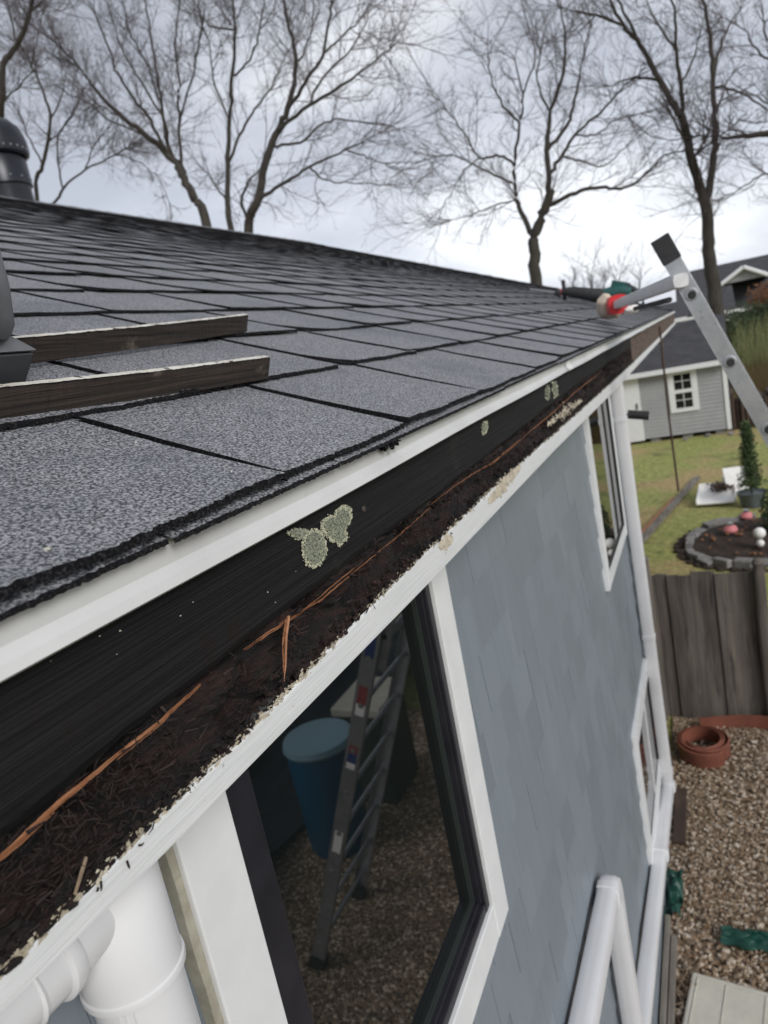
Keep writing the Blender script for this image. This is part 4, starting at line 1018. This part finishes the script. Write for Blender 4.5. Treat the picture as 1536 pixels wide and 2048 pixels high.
for z in (wz0+.31, wz0+.80): m.box((X0-.031, wy0+cw+.045, z-.008), (X0-.0205, wy1-cw-.045, z+.008))
obj('muntin', m, M['white'], wa)
m = MB()
for k in range(5): m.box((X0+.05, sy0+.1+k*.8, 0), (X0+.3, sy0+.35+k*.8, .12))
obj('footing', m, M['stone'], sd2)
m = MB()
for k in range(9): m.box((X0+.3+rnd.uniform(-.1,.1), -.62-.11*k, .02), (X0+1.5, -.54-.11*k, .85+rnd.uniform(-.2,.25)-.02*k))
tag(obj('wood_stack', m, M['brownwood']), 'dark stacked boards standing beside the corner of the shed', 'wood stack')
m = MB()
for k in range(7): m.blob((X0-.25+rnd.uniform(-.3,.1), rnd.uniform(-.9, .7), .03), rnd.uniform(.04,.09), 7, 5, .4, (1,1,.6), k)
tag(obj('garden_clutter', m, M['stone'], smooth=True), 'grey stones and clutter lying along the foot of the shed wall', 'stones')['kind'] = 'stuff'

# ------------------------------------------------------------------ hedge, dry grass, neighbour houses
hb = thing('hedge', 'tall dark green hedge behind the shed at the right side', 'hedge')
lf = MB()
for (x, y, r, h, sd_) in ((34,-1.5,1.1,1.5,1),(34.5,-3.4,1.6,1.7,2),(33.8,-5.2,1.7,1.5,3),(36,-2.2,1.4,1.6,4),(35,-7.2,2,1.7,6),(36,.2,1.3,1.1,7)):
    leaves(lf, (x, y, h*.85), (r, r, h), 5200, .07, sd_, 1.0)
obj('foliage', lf, M['hedge'], hb)
obj('stem', MB().tube([(34,-2,0),(34,-2,2)], .08, 6).tube([(34.5,-4,0),(34.5,-4,2)], .08, 6), M['bark'], hb)
rs_ = thing('rust_brown_shrub', 'rust brown leafed tall shrub in front of the neighbouring house', 'shrub')
rb0 = at(1522, 600, 0, 37)
lf = MB(); leaves(lf, rb0 + Vector((0,-.5,-.2)), (1.0, 1.15, 1.0), 3000, .07, 21); leaves(lf, rb0+Vector((0,-.3,-1.6)), (.7,.7,1.0), 1200, .07, 22); obj('foliage', lf, M['rust_leaf'], rs_)
obj('stem', MB().tube([(rb0.x, rb0.y-.4, 0), (rb0.x, rb0.y-.5, rb0.z)], .07, 6), M['bark'], rs_)
# dry grass bank
dg = MB(); r2 = random.Random(11)
for i in range(9000):
    x = r2.uniform(21, 31); y = r2.uniform(-3.6, -.9) ; h = r2.uniform(.5, 1.15) * (1 if y > -2 else 1.1)
    if y > -1.15 and x < 23: continue
    dx, dy = r2.gauss(0,.12), r2.gauss(0,.12)
    dg.add([(x-.012, y-.012, 0), (x+.012, y+.012, 0), (x+dx, y+dy, h)], [(0,1,2)])
o = tag(obj('dry_grass', dg, M['drygrass']), 'bank of tall tan dry grass beyond the lawn', 'grass'); o['kind'] = 'stuff'
# tall blades in front of the hedge
dg = MB()
for i in range(500):
    x = r2.uniform(28, 32); y = r2.uniform(-4.0, -1.2); h = r2.uniform(1.4, 2.6); dx, dy = r2.gauss(0,.4), r2.gauss(0,.35)
    dg.tube([(x, y, 0), (x+dx*.4, y+dy*.4, h*.6), (x+dx, y+dy, h)], [.012, .009, .003], 3, False)
o = tag(obj('tall_reeds', dg, mat('green_reed', (.10,.13,.04), .8, (.2,.19,.08), 2)), 'thin yellow green reeds standing in front of the hedge', 'reeds'); o['kind'] = 'stuff'
def nhouse(x, y0, y1, hz, rzz, depth, label, wallm, gable=None):
    t = thing('neighbour_house', label, 'house')
    obj('wall', MB().box((x, y0, 0), (x+depth, y1, hz)), wallm, t)
    m = MB().add([(x-.4, y0-.4, hz-.05), (x-.4, y1+.4, hz-.05), (x+depth/2, y1+.4, rzz), (x+depth/2, y0-.4, rzz), (x+depth+.4, y1+.4, hz-.05), (x+depth+.4, y0-.4, hz-.05)], [(0,3,2,1),(3,5,4,2),(0,1,4,5),(0,5,3),(1,2,4)])
    obj('roof', m, M['darkroof'], t); obj('gutter', MB().box((x-.5, y0-.4, hz-.2), (x-.401, y1+.4, hz)), M['white'], t)
    for k in range(4):
        yy_ = y0 + (y1-y0)*(k+.5)/4
        w_ = obj('window', MB().box((x-.03, yy_-.5, hz-1.7), (x-.001, yy_+.5, hz-.6)), M['farglass'], t)
        obj('frame', MB().box((x-.06, yy_-.62, hz-1.82), (x-.031, yy_+.62, hz-1.701)).box((x-.06, yy_-.62, hz-.599), (x-.031, yy_+.62, hz-.48)).box((x-.06, yy_-.62, hz-1.70), (x-.031, yy_-.501, hz-.60)).box((x-.06, yy_+.501, hz-1.70), (x-.031, yy_+.62, hz-.60)), M['white'], w_)
    if gable:
        gy, gw, gz_ = gable
        m = MB().add([(x-1.2, gy-gw, gz_-gw*.62), (x-1.2, gy+gw, gz_-gw*.62), (x-1.2, gy, gz_), (x+4, gy-gw, gz_-gw*.62), (x+4, gy+gw, gz_-gw*.62), (x+4, gy, gz_)], [(0,1,2),(0,3,4,1)])
        obj('gable', m, M['shedwall'], t)
        m = MB()
        m.hexa([(x-1.5, gy-gw-.25, gz_-gw*.62-.15), (x+4, gy-gw-.25, gz_-gw*.62-.15), (x+4, gy, gz_), (x-1.5, gy, gz_), (x-1.5, gy-gw-.25, gz_-gw*.62+.05), (x+4, gy-gw-.25, gz_-gw*.62+.05), (x+4, gy, gz_+.2), (x-1.5, gy, gz_+.2)])
        m.hexa([(x-1.5, gy, gz_), (x+4, gy, gz_), (x+4, gy+gw+.25, gz_-gw*.62-.15), (x-1.5, gy+gw+.25, gz_-gw*.62-.15), (x-1.5, gy, gz_+.2), (x+4, gy, gz_+.2), (x+4, gy+gw+.25, gz_-gw*.62+.05), (x-1.5, gy+gw+.25, gz_-gw*.62+.05)])
        obj('gable_roof', m, M['darkroof'], t)
        m = MB()
        for s_ in (-1, 1): m.tube([(x-1.56, gy, gz_+.05), (x-1.56, gy+s_*(gw+.25), gz_-gw*.62-.05)], .13, 6)
        obj('bargeboard', m, M['white'], t)
    return t
nhouse(56, -14, 1.0, GZ-1.1, GZ+2.2, 10, 'neighbouring house with dark roof and white trimmed gable beyond the hedge', M['shedwall'], (-2.9, 1.25, GZ+1.45))
nhouse(44, 1.0, 2.6, GZ-.75, GZ+.15, 5, 'small pale house partly hidden past the far end of the eave', M['white'])
nhouse(48, -1.6, .8, GZ-.9, GZ+.5, 6, 'low grey house with pale windows showing between eave and ladder', M['shedwall'])

# ------------------------------------------------------------------ bare trees
def catmull(P, n=5):
    out = []
    for i in range(len(P)-1):
        a = P[max(i-1,0)]; b_ = P[i]; c = P[i+1]; d = P[min(i+2,len(P)-1)]
        for k in range(n):
            t = k/n; out.append(0.5*((2*b_) + (c-a)*t + (2*a-5*b_+4*c-d)*t*t + (3*b_-a-3*c+d)*t**3))
    out.append(P[-1]); return out
def grow(mb, r_, p, d, L, r, lvl, upf, maxl):
    n = 4 if lvl < 2 else 3
    pts = [p]; dd_ = d.copy()
    for i in range(n):
        dd_ = (dd_ + Vector((r_.gauss(0,.17), r_.gauss(0,.17), r_.gauss(0,.17)+upf))).normalized(); pts.append(pts[-1] + dd_*L/n)
    mb.tube(pts, [r*(1-.7*i/n) for i in range(n+1)], 3, False)
    if lvl < maxl:
        k = (5, 4, 3, 2)[lvl] if maxl > 2 else 5
        for j in range(k):
            t = (j + r_.uniform(.3, 1)) / k; s = min(int(t*n), n-1); q = pts[s].lerp(pts[s+1], t*n-s)
            base = (pts[s+1]-pts[s]).normalized()
            sd3 = base.cross(Vector((r_.gauss(0,1), r_.gauss(0,1), r_.gauss(0,1)))).normalized()
            nd = (base*r_.uniform(.7,1.1) + sd3*r_.uniform(.45,.9)).normalized()
            grow(mb, r_, q, nd, L*r_.uniform(.42,.66)*(1-.25*t), r*.55, lvl+1, upf, maxl)
def tree(limbs, X, label, seed, rs, L0, nside, maxl=3, spread=2.5, twig_r=.016, ground=True, name='bare_tree', end=True):
    r_ = random.Random(seed); t = thing(name, label, 'tree', 'bare winter trees'); L0 *= 1.15; twig_r *= .72
    limbs = [(a, b_*(.66 if X < 26.5 else .8), c*.75) for a, b_, c in limbs]; maxl = 2 if X > 60 else 3; nside *= 1.55
    tr = MB(); cr2 = MB(); drift = {}
    for li, (pp, r0, r1) in enumerate(limbs):
        n = len(pp)
        key = pp[0]
        base_off = 0.0
        for k_, v_ in drift.items():
            if math.hypot(k_[0]-key[0], k_[1]-key[1]) < 14: base_off = v_; break
        slope = 0 if li == 0 else r_.uniform(-spread, spread)
        P3 = []
        for i, (a, b_) in enumerate(pp):
            off = base_off + slope*i/(n-1); P3.append(at(a, b_, 0, X+off)); drift[(a, b_)] = off
        if ground and li in rs:
            g0 = P3[0].copy(); P3 = [Vector((g0.x, g0.y, 0)), Vector((g0.x, g0.y, g0.z*.5))] + P3
        sm3 = catmull(P3); m_ = len(sm3)
        for i in range(1, m_-1): sm3[i] = sm3[i] + Vector((r_.gauss(0,1), r_.gauss(0,1), r_.gauss(0,1)))*.02
        k0 = 10 if (ground and li in rs) else 0
        rad = [r0 + (r1-r0)*max(0, (i-k0))/(m_-1-k0) for i in range(m_)]
        if k0: rad = [r*(1+.35*max(0, 1-i/6)) for i, r in enumerate(rad)]
        tr.tube(sm3, rad, 9 if r0 > .08 else 6)
        # side branches
        length = sum((sm3[i+1]-sm3[i]).length for i in range(m_-1))
        ns = int(nside*length)
        for j in range(ns):
            tt_ = r_.random()**.75
            if k0: tt_ = .35 + .65*tt_
            if (not k0) and tt_ < .12: continue
            i = min(int(tt_*(m_-1)), m_-2); q = sm3[i]; base = (sm3[i+1]-sm3[i]).normalized()
            if li in rs and tt_ < .8 and X < 60: continue
            sd3 = base.cross(Vector((r_.gauss(0,1), r_.gauss(0,1), r_.gauss(0,1)))).normalized()
            nd = (base*r_.uniform(.5,1.0) + sd3*r_.uniform(.5,1.0)).normalized()
            grow(cr2, r_, q, nd, L0*r_.uniform(.5,1.1)*(1-.35*tt_), twig_r*r_.uniform(.8,1.5), 0, .07, maxl)
        if end and r1 < .07:
            base = (sm3[-1]-sm3[-2]).normalized()
            for j in range(3):
                nd = (base + Vector((r_.gauss(0,.35), r_.gauss(0,.35), r_.gauss(0,.35)))).normalized()
                grow(cr2, r_, sm3[-1], nd, L0*1.1, max(r1*.8, twig_r), 0, .05, maxl)
    obj('trunk', tr, M['bark'], t, smooth=True, sharp=80); obj('crown', cr2, M['twig'], t)
    return t
# left of the tall pair: spreading stem
tree([([(415,458),(385,390),(365,350),(338,312),(290,270),(245,235),(200,190),(155,130),(110,85)], .24, .03),
      ([(338,312),(300,240),(270,200),(235,150),(215,90),(190,30)], .09, .025),
      ([(365,350),(335,290),(325,220),(315,150),(300,60),(285,-20)], .10, .03),
      ([(385,390),(365,330),(358,240),(358,170),(352,90),(360,-10)], .10, .03),
      ([(335,290),(328,240),(280,160),(250,110),(225,40)], .07, .02), ([(245,235),(190,205),(160,170)], .05, .02),
      ([(325,220),(290,120),(260,60),(240,-20)], .05, .02), ([(358,240),(385,160),(400,80),(410,0)], .05, .02),
      ([(290,270),(220,240),(180,205),(140,190)], .05, .02)],
     21, 'bare tree whose stem leans left, first right of the black flue', 3, (0,), 1.9, 2.2, 2)
tree([([(463,462),(455,400),(455,330),(460,240),(465,150),(470,60),(462,-30)], .16, .04),
      ([(455,400),(430,370),(415,345)], .06, .02), ([(455,330),(485,260),(510,220),(545,170),(570,110)], .08, .02),
      ([(465,150),(500,120),(520,60),(530,-20)], .06, .02), ([(470,60),(420,50),(395,15),(380,-30)], .05, .02), ([(460,240),(430,170),(420,100),(400,30)], .05, .02)],
     22, 'slim upright bare tree between two stouter leaning ones above the ridge', 4, (0,), 1.8, 2.2, 2)
tree([([(497,470),(515,405),(530,330),(555,260),(575,220),(592,130),(580,60),(562,-20)], .23, .04),
      ([(575,220),(610,165),(645,110),(660,30),(668,-20)], .10, .03), ([(555,260),(620,210),(680,175),(740,130),(795,85)], .10, .02),
      ([(515,405),(560,370),(620,335),(690,300),(755,268)], .10, .02), ([(545,290),(600,285),(640,250),(700,240),(795,258)], .07, .02),
      ([(497,455),(485,400),(500,360),(522,340)], .08, .03), ([(620,210),(650,150),(700,100),(735,40)], .06, .02), ([(645,110),(700,60),(740,10)], .05, .02),
      ([(690,300),(720,310),(760,325),(800,340)], .04, .015), ([(620,335),(650,360),(700,365),(770,370)], .05, .015), ([(592,130),(620,70),(625,0)], .05, .02)],
     20.5, 'stout bare tree with wide right hand branches above the middle of the ridge', 5, (0,), 1.9, 2.2, 2)
tree([([(1074,575),(1068,510),(1070,470),(1090,420),(1100,380)], .27, .20),
      ([(1068,478),(1045,430),(1033,390),(1028,330),(1040,250),(1045,190),(1030,120)], .13, .03), ([(1028,330),(1000,310),(960,315),(930,270),(895,220),(868,185)], .07, .02),
      ([(1025,365),(980,345),(940,325),(900,310),(858,318)], .06, .02), ([(1098,385),(1095,300),(1100,230),(1125,150),(1130,80),(1122,20)], .13, .03),
      ([(1095,300),(1140,240),(1155,170),(1170,90),(1188,30)], .09, .02), ([(1098,350),(1125,310),(1150,270),(1200,225),(1250,170),(1300,140)], .09, .02),
      ([(1100,410),(1150,385),(1200,375),(1250,375),(1300,340),(1330,310),(1385,298)], .10, .02), ([(1125,310),(1170,325),(1210,330),(1255,290)], .05, .02),
      ([(1040,250),(1000,200),(980,150),(975,90)], .06, .02), ([(1045,190),(1070,120),(1060,60)], .05, .02), ([(960,315),(930,340),(900,390),(880,420)], .04, .015), ([(1100,230),(1075,160),(1085,90)], .05, .02), ([(1035,400),(990,410),(940,430),(900,440)], .04,.015),
      ([(1150,270),(1190,270),(1230,240),(1290,225)], .04,.015)],
     27, 'lone bare tree with rounded crown in the middle of the sky', 6, (0,), 2.0, 1.8, 2, 3.0, .019)
tree([([(1435,640),(1425,560),(1418,500),(1415,430),(1405,390)], .30, .22),
      ([(1405,395),(1385,320),(1365,240),(1350,215),(1320,160),(1280,90),(1245,50),(1220,0)], .20, .05), ([(1365,240),(1362,170),(1352,100),(1350,30),(1335,-20)], .10, .03),
      ([(1412,400),(1425,340),(1430,280),(1428,200),(1425,120),(1415,40),(1400,-20)], .16, .05), ([(1428,150),(1445,80),(1480,20)], .08, .02),
      ([(1402,395),(1395,345),(1388,315)], .10, .08), ([(1320,160),(1270,155),(1220,172)], .06, .02), ([(1245,50),(1180,30),(1128,15)], .06, .02), ([(1280,90),(1240,10),(1230,-30)], .07, .02),
      ([(1430,175),(1470,180),(1530,215),(1560,230)], .06, .02), ([(1362,170),(1390,110),(1400,60)], .05, .02), ([(1350,100),(1310,40),(1290,-10)], .05,.02), ([(1425,270),(1380,275),(1340,280)], .04,.02)],
     27.5, 'tall forked bare tree rising behind the ladder', 8, (0,), 1.9, 1.5, 2, 2.5, .018)
tree([([(1700,620),(1680,450),(1640,320),(1600,285),(1560,272),(1520,268),(1480,274),(1446,276)], .34, .04), ([(1640,320),(1620,200),(1560,130),(1520,110),(1490,60)], .12, .02),
      ([(1600,285),(1570,230),(1536,205),(1495,185)], .07, .02), ([(1680,450),(1600,400),(1540,350),(1490,370),(1440,400)], .07, .015), ([(1560,130),(1530,60),(1520,0)], .07,.02)],
     26, 'bare tree just outside the right edge, its thick branch reaching in', 9, (0,), 1.7, 1.6, 2, 2, .018)
tree([([(-60,560),(-30,400),(0,235),(8,130),(35,90),(60,20),(72,-40)], .22, .06), ([(0,235),(-20,140),(-40,40)], .09, .03), ([(8,200),(30,180),(70,140)], .05, .02), ([(35,90),(20,30),(10,-20)], .06, .02), ([(60,20),(90,0),(120,-30)], .04,.02)],
     19, 'bare tree at the upper left corner behind the black flue', 10, (0,), 1.9, 2.2, 2)
tree([([(76,400),(85,330),(100,240),(85,180),(62,130),(40,90)], .14, .03), ([(100,240),(125,180),(120,110)], .06, .02), ([(85,330),(60,280),(40,230),(20,200)], .06, .02), ([(92,290),(130,250),(160,200)], .05,.02), ([(62,130),(80,60),(90,0)], .04,.02)],
     25, 'slender bare tree directly right of the flue cap', 12, (0,), 1.9, 2.4, 2)
tree([([(60,480),(112,402),(130,372),(170,340),(230,310),(270,285)], .11, .03), ([(125,375),(115,320),(120,270),(150,220)], .07, .02), ([(170,340),(190,290),(220,250)], .05, .02), ([(230,310),(270,320),(320,360),(345,430)], .04,.015)],
     26, 'low spreading bare tree between the flue and the left leaning tree', 14, (0,), 2.0, 2.6, 2)
for k_, (a_, b_, h_) in enumerate(((1150,1146,548),(1180,1184,545),(1210,1209,555),(1240,1238,548),(1275,1279,552))):
    tree([([(a_,600),(b_,572),((a_+b_)//2+2,h_)], .10, .03)], 70+k_*1.5, ('leftmost', 'second from the left', 'middle one', 'fourth from the left', 'rightmost')[k_] + ' of the five small far bare treetops beyond the roof', 15+k_, (0,), 2.2, 1.2, 2, 1, .03)
